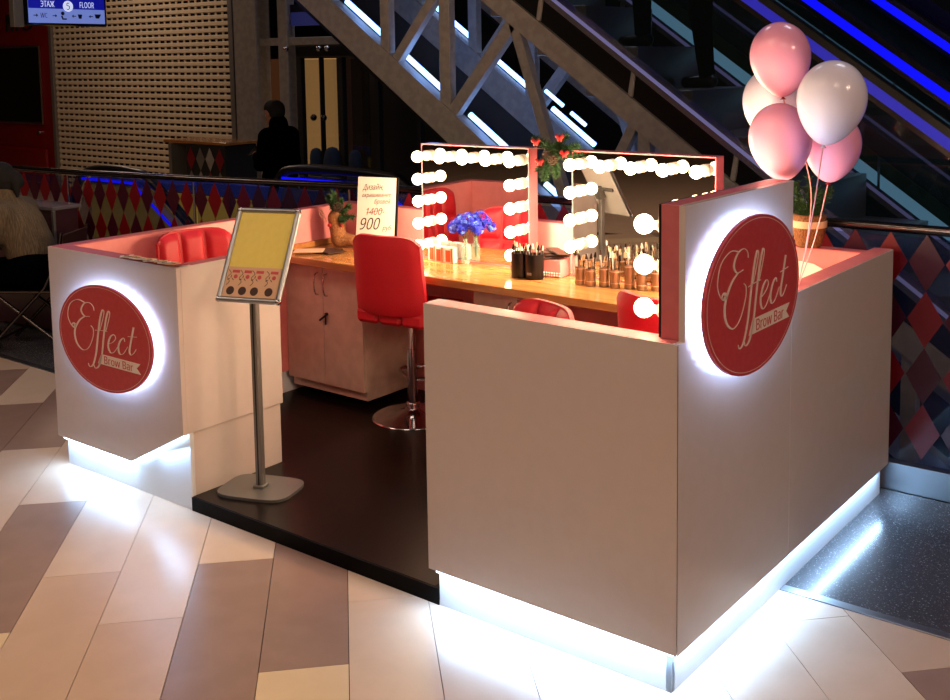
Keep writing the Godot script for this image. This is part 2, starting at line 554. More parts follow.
# ---------------------------------------------------------------- setting
func setting() -> void:
	var st := begin()
	bx(st, Vector3(-18, -0.35, -1.98), Vector3(8, -0.010, 10))
	bx(st, Vector3(-18, -0.35, -7.0), Vector3(-5.9, -0.010, -1.98))
	var fl := struct("floor", st, M.grout)
	# tiles at 46 degrees, four times as long as wide, joints staggered by thirds
	var s := 0.27322
	var n := Vector2(-0.69532, 0.71870)
	var m := Vector2(-0.71870, -0.69532)
	var lng := s * 4.0
	var offs := {-3: 0.03, -2: 0.372, -1: 0.755, 0: 0.047, 1: 0.755, 2: 0.055, 3: 0.37, 4: 0.762, 5: 0.05}
	var cols := {"-1:0": "dark", "-1:-1": "cream", "0:1": "light", "0:0": "tan", "1:0": "light", "1:-1": "tan", "2:1": "light", "2:0": "dark", "3:0": "dark", "3:-1": "cream", "4:0": "light", "4:-1": "light", "-2:2": "dark", "-2:1": "light", "-3:2": "dark", "-3:3": "light", "5:0": "light", "5:-1": "light", "6:-1": "light", "6:0": "light", "7:-1": "light"}
	var kinds := ["light", "tan", "cream", "dark", "light", "tan"]
	var half := PackedVector2Array([Vector2(-30, -0.80), Vector2(30, -0.80), Vector2(30, 30), Vector2(-30, 30)])
	var whole := {}
	for k in range(-14, 16):
		var o: float = offs.get(k, [0.03, 0.372, 0.755][posmod(k * 5 + 1, 3)])
		for j in range(-4, 8):
			var u0 := 2.02304 - s * k
			var u1 := u0 - s
			var v0 := o + lng * j
			var v1 := v0 + lng
			var g := 0.0012
			var a := PackedVector2Array()
			for c in [Vector2(u0 - g, v0 + g), Vector2(u1 + g, v0 + g), Vector2(u1 + g, v1 - g), Vector2(u0 - g, v1 - g)]:
				a.append(n * c.x + m * c.y)
			var ctr := (a[0] + a[2]) * 0.5
			if ctr.x < -9 or ctr.x > 3.2 or ctr.y > 4.5: continue
			var kind: String = cols.get("%d:%d" % [k, j], kinds[rng.randi_range(0, 5)])
			var mm: Material = M["tile_" + kind]
			var cut := Geometry2D.intersect_polygons(a, half)
			if cut.is_empty(): continue
			var full: bool = absf(area2(cut[0]) - area2(a)) < 1e-6
			if full:
				if not whole.has(kind):
					var ts := begin()
					add_box(ts, Transform3D(Basis(), Vector3(0, -0.005, 0)), Vector3(s - 2 * g, 0.010, lng - 2 * g), 0.0008)
					whole[kind] = ts.commit()
				meshobj("tile", whole[kind], mm, fl, Transform3D(Basis(Vector3(n.x, 0, n.y), Vector3.UP, Vector3(m.x, 0, m.y)), Vector3(ctr.x, 0, ctr.y)))
			else:
				var ts := begin()
				var p2 := PackedVector2Array()
				for q in cut[0]: p2.append(Vector2(q.x, -q.y))
				add_prism(ts, Transform3D(Basis(Vector3.RIGHT, -PI / 2), Vector3.ZERO), p2, 0.010)
				obj("tile", ts, mm, fl)
	# granite border along the railing with its metal edge
	part_box("granite_border", Vector3(-9, -0.010, -1.90), Vector3(7, 0.0, -0.845), M.granite, fl, 0.0)
	part_box("metal_edge", Vector3(-9, -0.010, -0.843), Vector3(7, 0.003, -0.803), M.brushed, fl, 0.001)
	var rest := begin()
	bx(rest, Vector3(-18, -0.010, -7.0), Vector3(-9, 0.0, 10))
	bx(rest, Vector3(-9, -0.010, -7.0), Vector3(-5.9, 0.0, -1.98))
	bx(rest, Vector3(-9, -0.010, 4.0), Vector3(8, -0.002, 10))
	bx(rest, Vector3(3.0, -0.010, -0.8), Vector3(8, -0.002, 4.0))
	obj("far_paving", rest, M.tile_tan, fl)
	st = begin()
	bx(st, Vector3(-18, 4.2, -1.98), Vector3(8, 4.5, 10))
	bx(st, Vector3(-18, 4.2, -7.0), Vector3(-7.0, 4.5, -1.98))
	struct("ceiling", st, M.ceiling)
	st = begin(); bx(st, Vector3(-18.3, -6, -14), Vector3(-18, 9, 10.3)); struct("wall_left", st, M.wallwarm)
	st = begin(); bx(st, Vector3(8, -6, -14), Vector3(8.3, 9, 10.3)); struct("wall_right", st, M.walldark)
	st = begin(); bx(st, Vector3(-18.3, -6, 10), Vector3(8.3, 9, 10.3)); struct("wall_front", st, M.wallwarm)
	st = begin(); bx(st, Vector3(-18.3, -6, -14.3), Vector3(8.3, 9, -14)); struct("wall_back", st, M.walldark)
	st = begin(); bx(st, Vector3(-18.3, -6.3, -14.3), Vector3(8.3, -6, 10.3)); struct("floor_lower", st, M.walldark)
	st = begin(); bx(st, Vector3(-18.3, 9, -14.3), Vector3(8.3, 9.3, 10.3)); struct("ceiling_atrium", st, M.walldark)
	# unseen ceiling panels, placed to light the walkway, counters and shutter
	var k := 0
	for p in [[-4.2, 1.6, 1.0], [-1.0, 1.9, 1.0], [2.2, 1.9, 0.8], [-4.2, 5.4, 0.8], [-0.5, 5.6, 0.8], [5.2, 0.4, 4.4], [-8.5, 1.4, 0.8], [-10.8, -4.3, 1.2]]:
		k += 1
		var t := thing("unseen_ceiling_light", ["unseen warm square ceiling panel above the left counter", "unseen warm square ceiling panel above the right counter", "unseen warm square ceiling panel above the camera", "unseen warm ceiling panel far in front of the left counter", "unseen warm ceiling panel behind the camera", "unseen warm ceiling panel on the right, lighting the side face of the right counter", "unseen warm ceiling panel above the seated woman", "unseen warm ceiling panel lighting the roller shutter"][k - 1], "ceiling light", Vector3(p[0], 4.2, p[1]))
		part_box("frame", Vector3(-0.65, -0.03, -0.65), Vector3(0.65, 0.0, 0.65), M.white, t, 0.005)
		part_box("light_diffuser", Vector3(-0.6, -0.04, -0.6), Vector3(0.6, -0.031, 0.6), M.get("ceil_glow", glow(Color(1.0, 0.85, 0.72), 1.2)), t, 0.001)
		area(t, Vector3(0, -0.05, 0), Vector3.DOWN, Vector3.RIGHT, Vector2(1.2, 1.2), Color(1.0, 0.86, 0.75), AMB * p[2])

const AMB := 3.3
func unseen_atrium_lamps() -> void:  # panels out of view, placed to light the escalator trusses
	for p in [[-6.0, -5.0, "unseen cool ceiling panel high above the upper end of the escalators"], [0.5, -5.5, "unseen cool ceiling panel high above the lower end of the escalators"]]:
		var t := thing("unseen_ceiling_light", p[2], "ceiling light", Vector3(p[0], 9.0, p[1]))
		part_box("frame", Vector3(-1.05, -0.03, -1.05), Vector3(1.05, 0.0, 1.05), M.white, t, 0.005)
		part_box("light_diffuser", Vector3(-1.0, -0.04, -1.0), Vector3(1.0, -0.031, 1.0), glow(Color(0.9, 0.92, 1.0), 1.0), t, 0.001)
		area(t, Vector3(0, -0.05, 0), Vector3.DOWN, Vector3.RIGHT, Vector2(2.0, 2.0), Color(0.9, 0.93, 1.0), 8.0)

func area2(p: PackedVector2Array) -> float:
	var s := 0.0
	for i in p.size():
		s += p[i].cross(p[(i + 1) % p.size()])
	return absf(s) * 0.5

# ---------------------------------------------------------------- kiosk
const W := 0.945
const HT := 1.05
const HP := 0.137
const X0 := -3.229
const X1 := -2.277
const HL := 1.024
const ZB := -1.84

func led(parent: Node, a: Vector3, b: Vector3, dir: Vector3, e: float, r := 0.006) -> void:
	var st := begin()
	add_tube(st, [a, b], r, 6)
	obj("led_strip", st, M.led, parent)
	var mid := (a + b) * 0.5 + dir.normalized() * (r + 0.003)
	area(parent, mid, dir, b - a, Vector2((b - a).length(), 0.012), Color(0.66, 0.83, 1.0), e)

func kiosk() -> void:
	# platform
	var pf := thing("platform", "low dark brown wooden platform floor between the two counters", "platform")
	part_box("deck", Vector3(X1 + 0.001, 0.0, ZB + 0.1), Vector3(-W - 0.001, 0.060, -0.032), M.platform, pf, 0.002)
	part_box("step_edge", Vector3(X1 + 0.001, 0.0, -0.0315), Vector3(-W + 0.019, 0.058, -0.026), M.step, pf, 0.001)
	# right counter with tower
	var rc := thing("reception_counter", "glossy white counter with a raised end and glowing plinth beside the railing", "counter")
	var st := begin()
	add_loft(st, Transform3D(), PackedVector2Array([Vector2(-W, HP), Vector2(-0.0016, HP), Vector2(-0.0016, HT), Vector2(-W, HT)]), PackedVector2Array([Vector2(-W, HP), Vector2(-0.0216, HP), Vector2(-0.0216, HT), Vector2(-W, HT)]), 0.02)
	obj("front_panel", st, M.laminate, rc)
	part_box("front_liner", Vector3(-W + 0.001, HP, -0.078), Vector3(-0.079, HT - 0.0035, -0.0205), M.pink, rc, 0.001)
	part_box("front_cap", Vector3(-W + 0.001, HT - 0.003, -0.079), Vector3(-0.0225, HT + 0.001, -0.003), M.pinkrim, rc, 0.001)
	st = begin()
	var side := Transform3D(Basis(Vector3.UP, PI / 2), Vector3.ZERO)
	add_loft(st, side, PackedVector2Array([Vector2(0.0016, HP), Vector2(0.0016, HT), Vector2(0.04, HT), Vector2(0.04, 1.436), Vector2(0.792, 1.436), Vector2(0.792, HP)]), PackedVector2Array([Vector2(0.0216, HP), Vector2(0.0216, HT), Vector2(0.04, HT), Vector2(0.04, 1.436), Vector2(0.792, 1.436), Vector2(0.792, HP)]), 0.02)
	obj("side_panel", st, M.laminate, rc)
	part_box("side_panel", Vector3(-0.02, HP, ZB), Vector3(0, HT, -0.7945), M.laminate, rc, 0.0012)
	part_box("tower_core", Vector3(-0.078, HT + 0.0015, -0.792), Vector3(-0.0205, 1.4365, -0.042), M.pinkrim, rc, 0.001)
	part_box("side_liner", Vector3(-0.078, HP, ZB), Vector3(-0.0205, HT - 0.0035, -0.0215), M.pink, rc, 0.001)
	part_box("side_cap", Vector3(-0.079, HT - 0.003, ZB), Vector3(-0.004, HT + 0.001, -0.794), M.pinkrim, rc, 0.001)
	part_box("plinth_front", Vector3(-W + 0.02, 0, -0.05), Vector3(-0.033, HP, -0.03), M.plinth, rc, 0.001)
	part_box("plinth_side", Vector3(-0.053, 0, ZB), Vector3(-0.033, HP, -0.03), M.plinth, rc, 0.001)
	led(rc, Vector3(-W + 0.025, HP - 0.007, -0.014), Vector3(-0.02, HP - 0.007, -0.014), Vector3(0, -1, 0.35), LEDE)
	led(rc, Vector3(-0.016, HP - 0.007, -0.02), Vector3(-0.016, HP - 0.007, ZB + 0.04), Vector3(0.35, -1, 0), LEDE * 1.35)
	# left counter
	var lc := thing("reception_counter", "glossy white counter with leaflets on its rim, nearest the seated woman", "counter")
	st = begin()
	add_prism(st, Transform3D(), PackedVector2Array([Vector2(X0, HP), Vector2(-2.655, HP), Vector2(X1, 0.327), Vector2(X1, HL), Vector2(X0, HL)]), 0.02)
	obj("front_panel", st, M.laminate, lc)
	part_box("front_liner", Vector3(X0 + 0.071, 0.021, -0.075), Vector3(X1 - 0.071, HL - 0.0035, -0.0521), M.pink, lc, 0.001)
	st = begin()
	bx(st, Vector3(X0 + 0.071, 0.335, -0.0520), Vector3(X1 - 0.071, HL - 0.0035, -0.0205))
	obj("front_core", st, M.pinkrim, lc)
	part_box("front_cap", Vector3(X0 + 0.071, HL - 0.003, -0.076), Vector3(X1 - 0.071, HL + 0.001, -0.003), M.pinkrim, lc, 0.001)
	part_box("plinth_front", Vector3(X0 + 0.025, 0, -0.051), Vector3(X1 - 0.0005, 0.3265, -0.031), M.plinth, lc, 0.001)
	led(lc, Vector3(X0 + 0.03, HP - 0.007, -0.014), Vector3(-2.66, HP - 0.007, -0.014), Vector3(0, -1, 0.35), LEDE * 0.42)
	led(lc, Vector3(-2.65, HP - 0.006, -0.014), Vector3(X1 - 0.004, 0.319, -0.014), Vector3(0.35, -1, 0.35), LEDE * 0.3)
	part_box("inner_panel", Vector3(X1 - 0.02, 0.327, -0.532), Vector3(X1, HL, -0.0205), M.laminate_matt, lc, 0.0012)
	part_box("inner_skirt", Vector3(X1 - 0.03, 0.0, -0.522), Vector3(X1 - 0.008, 0.3255, -0.052), M.laminate_matt, lc, 0.001)
	part_box("inner_liner", Vector3(X1 - 0.07, 0.02, -0.532), Vector3(X1 - 0.031, HL - 0.0035, -0.0525), M.pink, lc, 0.001)
	part_box("inner_cap", Vector3(X1 - 0.0705, HL - 0.003, -0.532), Vector3(X1 - 0.003, HL + 0.001, -0.0765), M.pinkrim, lc, 0.001)
	part_box("plinth_side", Vector3(X0 + 0.025, 0, -1.769), Vector3(X0 + 0.045, HP, -0.0515), M.plinth, lc, 0.001)
	part_box("side_panel", Vector3(X0, HP, ZB), Vector3(X0 + 0.02, HL, -0.0205), M.laminate, lc, 0.001)
	part_box("side_liner", Vector3(X0 + 0.0205, HP + 0.001, -1.769), Vector3(X0 + 0.07, HL - 0.0035, -0.0205), M.pink, lc, 0.001)
	part_box("side_cap", Vector3(X0 + 0.003, HL - 0.003, ZB), Vector3(X0 + 0.0705, HL + 0.001, -0.0035), M.pinkrim, lc, 0.001)
	part_box("floor_board", Vector3(X0 + 0.071, 0.0, -1.769), Vector3(X1 - 0.031, 0.02, -0.053), M.platform, lc, 0.0)
	# back partition
	var bp := thing("partition", "long pink-lined white partition behind the mirrors, in front of the railing", "partition")
	part_box("outer_panel", Vector3(X0 + 0.0715, 0.0, ZB), Vector3(-0.08, 1.035, ZB + 0.02), M.laminate, bp, 0.001)
	part_box("liner", Vector3(X0 + 0.0715, 0.0, ZB + 0.0205), Vector3(-0.08, 1.0315, -1.77), M.pink, bp, 0.001)
	part_box("cap", Vector3(X0 + 0.071, 1.032, ZB + 0.002), Vector3(-0.08, 1.036, -1.7695), M.pinkrim, bp, 0.001)
	# desk
	var dk := thing("desk", "long oak worktop running along the pink partition under the mirrors", "desk")
	part_box("worktop", Vector3(-3.158, 0.772, -1.769), Vector3(-0.08, 0.81, -1.24), M.oak, dk, 0.003)
	part_box("back_rail", Vector3(-3.158, 0.8105, -1.769), Vector3(-2.55, 0.835, -1.745), M.oak, dk, 0.002)
	part_box("side_rail", Vector3(-3.158, 0.8105, -1.744), Vector3(-3.135, 0.84, -1.25), M.oak, dk, 0.002)
	cabinet(-3.157, -2.57, 2, "cream two-door cabinet with lock under the left end of the oak desk")
	cabinet(-1.821, -1.558, 1, "narrow cream cabinet under the middle of the oak desk")
	# signs
	round_sign(Transform3D(Basis(), Vector3(-2.745, 0.674, 0.0)), 0.232, 0.345, "round red sign with script lettering, glowing on the left counter")
	round_sign(Transform3D(Basis(Vector3.UP, PI / 2), Vector3(0.0, 1.128, -0.403)), 0.243, 0.335, "round red sign with script lettering, glowing on the raised end panel")

const LEDE := 0.40

func cabinet(xa: float, xb: float, doors: int, label: String) -> void:
	var c := thing("cabinet", label, "cabinet", Vector3(0, 0.06, 0))
	part_box("body", Vector3(xa, 0.05, -1.744), Vector3(xb, 0.711, -1.352), M.cabinet, c, 0.001)
	part_box("plinth", Vector3(xa + 0.01, 0.0, -1.744), Vector3(xb - 0.002, 0.0495, -1.36), M.cabinet, c, 0.001)
	var w := (xb - xa) / doors
	for i in doors:
		var x := xa + w * i
		var d := part_box("door", Vector3(x + 0.0015, 0.05, -1.3515), Vector3(x + w - 0.0015, 0.70, -1.334), M.cabinet, c, 0.001)
		var hx := x + (w - 0.035 if i == 0 else 0.035)
		var pts := smooth_path([Vector3(hx, 0.66, -1.333), Vector3(hx, 0.65, -1.312), Vector3(hx, 0.60, -1.303), Vector3(hx, 0.55, -1.312), Vector3(hx, 0.54, -1.333)], 4)
		part_tube("handle", pts, 0.005, M.chrome, d, 8)
	if doors == 2:
		var st := begin()
		cyl(st, Transform3D(Basis(Vector3.RIGHT, PI / 2), Vector3(xa + w + 0.028, 0.44, -1.335)), 0.009, 0.012, 12)
		var k := obj("lock", st, M.black, c)
		part_box("key", Vector3(xa + w + 0.024, 0.385, -1.322), Vector3(xa + w + 0.034, 0.44, -1.318), M.black, k, 0.001)
		part_tube("key", [Vector3(xa + w + 0.03, 0.435, -1.32), Vector3(xa + w - 0.01, 0.405, -1.315)], 0.006, M.black, k, 6)

func stroke(st: SurfaceTool, t: Transform3D, ctrl: Array, r: float, wid: float, sx: float) -> void:
	var p := smooth_path(ctrl, 7)
	var n := p.size()
	var l := PackedVector2Array()
	var rr := PackedVector2Array()
	for i in n:
		var d: Vector2 = (p[mini(i + 1, n - 1)] - p[maxi(i - 1, 0)]).normalized()
		# thick where the pen comes down, thin where it goes up
		var w := wid * (0.35 + 0.9 * maxf(0.0, absf(d.y) * signf(-d.y)))
		var o := Vector2(-d.y, d.x) * w * 0.5
		l.append((p[i] + o))
		rr.append((p[i] - o))
	for i in n - 1:
		var q := [l[i], l[i + 1], rr[i + 1], rr[i]]
		var f := []
		var b := []
		for v in q:
			f.append(t * Vector3(v.x * r * sx, v.y * r, 0.0025))
			b.append(t * Vector3(v.x * r * sx, v.y * r, 0.0))
		var nf := t.basis.z.normalized()
		quad(st, f[0], f[1], f[2], f[3], nf)
		quad(st, f[0], f[1], b[1], b[0], (f[0] - f[3]).normalized())
		quad(st, f[3], f[2], b[2], b[3], (f[3] - f[0]).normalized())

func round_sign(t: Transform3D, ry: float, rx: float, label: String) -> void:
	var s := thing("illuminated_sign", label, "sign")
	s.transform = t
	var sx := rx / ry
	var sc := Transform3D(Basis.from_scale(Vector3(sx, 1, 1)), Vector3.ZERO)
	var st := begin()
	var poly := PackedVector2Array()
	for p in circle_poly(ry, 72): poly.append(Vector2(p.x * sx, p.y))
	add_prism(st, Transform3D(Basis(), Vector3(0, 0, 0.046)), poly, 0.012)
	obj("disc", st, M.signred, s)
	# ring line
	st = begin()
	for i in 96:
		var a0 := TAU * i / 96
		var a1 := TAU * (i + 1) / 96
		var q := []
		for e in [[a0, 0.955], [a1, 0.955], [a1, 0.962], [a0, 0.962]]:
			q.append(Vector3(cos(e[0]) * ry * sx * e[1], sin(e[0]) * ry * e[1], 0.0465))
		quad(st, q[0], q[1], q[2], q[3], Vector3.BACK)
	obj("ring_line", st, M.signpale, s)
	var lt := Transform3D(Basis(), Vector3(0, 0, 0.046))
	st = begin()
	var V := func(a): return a.map(func(e): return Vector2(e[0], e[1]))
	# capital with its two bowls and opening flourish
	stroke(st, lt, V.call([[-0.64, 0.10], [-0.71, 0.13], [-0.775, 0.30], [-0.71, 0.53], [-0.53, 0.645], [-0.36, 0.61]]), ry, 0.022, sx)
	stroke(st, lt, V.call([[-0.17, 0.50], [-0.19, 0.58], [-0.27, 0.63], [-0.39, 0.59], [-0.46, 0.46], [-0.40, 0.36], [-0.27, 0.37]]), ry, 0.022, sx)
	stroke(st, lt, V.call([[-0.38, 0.355], [-0.52, 0.24], [-0.63, 0.02], [-0.60, -0.20], [-0.46, -0.31], [-0.32, -0.22], [-0.22, 0.0], [-0.21, 0.14], [-0.26, 0.2]]), ry, 0.024, sx)
	stroke(st, lt, V.call([[-0.60, 0.13], [-0.65, 0.09], [-0.69, 0.12], [-0.66, 0.17], [-0.61, 0.14]]), ry, 0.045, sx)
	# the two tall letters
	for dx in [0.0, 0.125]:
		stroke(st, lt, V.call([[-0.06 + dx, 0.16], [0.02 + dx, 0.40], [0.045 + dx, 0.52], [0.01 + dx, 0.54], [-0.05 + dx, 0.36], [-0.11 + dx, 0.05], [-0.17 + dx, -0.30], [-0.25 + dx, -0.54], [-0.33 + dx, -0.60], [-0.36 + dx, -0.54]]), ry, 0.023, sx)
	stroke(st, lt, V.call([[-0.17, 0.13], [-0.05, 0.15], [0.10, 0.16]]), ry, 0.02, sx)
	# e, c, t
	stroke(st, lt, V.call([[0.09, -0.08], [0.20, -0.02], [0.27, 0.07], [0.23, 0.13], [0.15, 0.06], [0.10, -0.10], [0.14, -0.22], [0.22, -0.20], [0.32, -0.06]]), ry, 0.023, sx)
	stroke(st, lt, V.call([[0.46, 0.05], [0.44, 0.11], [0.37, 0.05], [0.32, -0.08], [0.34, -0.2], [0.42, -0.18], [0.52, -0.03]]), ry, 0.023, sx)
	stroke(st, lt, V.call([[0.66, 0.36], [0.60, 0.12], [0.55, -0.10], [0.58, -0.17], [0.64, -0.12], [0.69, -0.04]]), ry, 0.023, sx)
	stroke(st, lt, V.call([[0.53, 0.16], [0.60, 0.17], [0.72, 0.19]]), ry, 0.02, sx)
	var le := obj("lettering", st, M.signpale, s)
	le.set_meta("label", "pale script word Effect")
	# ribbon and its words
	st = begin()
	var rb := PackedVector2Array()
	for p in [[-0.06, -0.30], [0.76, -0.30], [0.68, -0.395], [0.76, -0.49], [-0.14, -0.49]]:
		rb.append(Vector2(p[0] * ry * sx, p[1] * ry))
	add_prism(st, Transform3D(Basis(), Vector3(0, 0, 0.0485)), rb, 0.0024)
	var ribbon := obj("ribbon", st, M.signpale, s)
	text("Brow Bar", "Droid Sans", ry * 0.15, Transform3D(Basis.from_scale(Vector3(0.98, 1, 1)), Vector3(0.305 * ry * sx, -0.395 * ry, 0.0488)), M.signred, ribbon, ry * sx * 0.62)
	# body of the lamp behind the disc, with its ring of light
	st = begin()
	add_lathe(st, sc * Transform3D(Basis(Vector3.RIGHT, PI / 2), Vector3.ZERO), [Vector2(ry * 0.84, 0.001), Vector2(ry * 0.88, 0.008), Vector2(ry * 0.88, 0.024), Vector2(ry * 0.84, 0.0335)], 64)
	obj("led_ring", st, M.led, s)
	for i in 36:
		var a := TAU * (i + 0.5) / 36
		omni(s, Vector3(cos(a) * ry * sx * 0.93, sin(a) * ry * 0.93, 0.021), Color(0.55, 0.78, 1.0), SIGNE, 0.03)

const SIGNE := 0.0065

func text(words: String, font: String, size: float, t: Transform3D, m: Material, parent: Node, width := 0.0, depth := 0.001, called := "lettering") -> MeshInstance3D:
	var tm := TextMesh.new()
	var f := SystemFont.new()
	f.font_names = PackedStringArray([font])
	tm.font = f
	tm.text = words
	tm.font_size = 64
	tm.pixel_size = size / 48.0
	tm.depth = depth
	var k := 1.0
	if width > 0.0:
		var w := tm.get_aabb().size.x
		if w > 0.0: k = width / w
	return meshobj(called, tm, m, parent, t * Transform3D(Basis.from_scale(Vector3(k, 1, 1)), Vector3.ZERO))

# ---------------------------------------------------------------- mirrors and desk
func vanity(at: Vector3, turn: float, w: float, h: float, label: String, spots: Array) -> void:
	var v := thing("vanity_mirror", label, "mirror", at, turn)
	var d := 0.075
	part_box("backboard", Vector3(-w / 2 + 0.001, 0.001, -d), Vector3(w / 2 - 0.001, h - 0.001, -0.004), M.pinkrim, v, 0.001)
	part_box("mirror_glass", Vector3(-w / 2 + 0.0055, 0.0085, -0.0038), Vector3(w / 2 - 0.0055, h - 0.0065, 0.001), M.mirror, v, 0.0)
	part_box("frame_top", Vector3(-w / 2, h - 0.006, -d), Vector3(w / 2, h, 0.003), M.pinkrim, v, 0.001)
	part_box("frame_bottom", Vector3(-w / 2, 0, -d), Vector3(w / 2, 0.008, 0.004), M.pinkrim, v, 0.001)
	part_box("frame_side", Vector3(-w / 2, 0.0085, -d), Vector3(-w / 2 + 0.005, h - 0.0065, 0.003), M.pinkrim, v, 0.001)
	part_box("frame_side", Vector3(w / 2 - 0.005, 0.0085, -d), Vector3(w / 2, h - 0.0065, 0.003), M.pinkrim, v, 0.001)
	for p in spots: bulb(v, Vector3(p.x, p.y, 0.001))

var bulb_mesh: Mesh
var socket_mesh: Mesh
func bulb(v: Node3D, p: Vector3) -> void:
	if bulb_mesh == null:
		var st := begin()
		add_lathe(st, Transform3D(Basis(Vector3.RIGHT, PI / 2), Vector3.ZERO), [Vector2(0, 0), Vector2(0.018, 0), Vector2(0.024, 0.004), Vector2(0.0275, 0.014), Vector2(0.0275, 0.024), Vector2(0.024, 0.036), Vector2(0.016, 0.046), Vector2(0.013, 0.052), Vector2(0, 0.052)], 18)
		socket_mesh = st.commit()
		st = begin()
		var pr := [Vector2(0.012, 0.0)]
		for i in 12:
			var a := -1.15 + (PI / 2 + 1.15) * i / 11.0
			pr.append(Vector2(cos(a) * 0.030 if i < 11 else 0.0, 0.044 + sin(a) * 0.030))
		add_lathe(st, Transform3D(Basis(Vector3.RIGHT, PI / 2), Vector3.ZERO), pr, 18)
		bulb_mesh = st.commit()
	var s := meshobj("socket", socket_mesh, M.socket, v, Transform3D(Basis(), p))
	var b := meshobj("bulb", bulb_mesh, M.bulb, s, Transform3D(Basis(), Vector3(0, 0, 0.05)))
	omni(b, Vector3(0, 0, 0.044), Color(1.0, 0.86, 0.68), BULBE, 0.03)

const BULBE := 0.125

func frame_spots(w: float, h: float, rows: Array) -> Array:
	var a := []
	for i in 5: a.append(Vector2(-w / 2 + 0.05 + (w - 0.10) * i / 4.0, h - 0.06))
	for r in rows:
		a.append(Vector2(-w / 2 + 0.05, r))
		a.append(Vector2(w / 2 - 0.05, r))
	return a

func needles(st: SurfaceTool, a: Vector3, b: Vector3, n: int, ln: float, spread := 1.0) -> void:
	var d := (b - a)
	for i in n:
		var t := rng.randf()
		var p := a + d * t
		var r := Vector3(rng.randfn(), rng.randfn(), rng.randfn()).normalized()
		var q := p + (d.normalized() * 0.55 + r * spread).normalized() * ln * rng.randf_range(0.7, 1.1)
		var s := (q - p).cross(r).normalized() * 0.0028
		var nn := (q - p).cross(s).normalized()
		tri(st, p - s, p + s, q, nn, nn, nn)
		var s2 := nn * 0.0028
		tri(st, p - s2, p + s2, q, s.normalized(), s.normalized(), s.normalized())

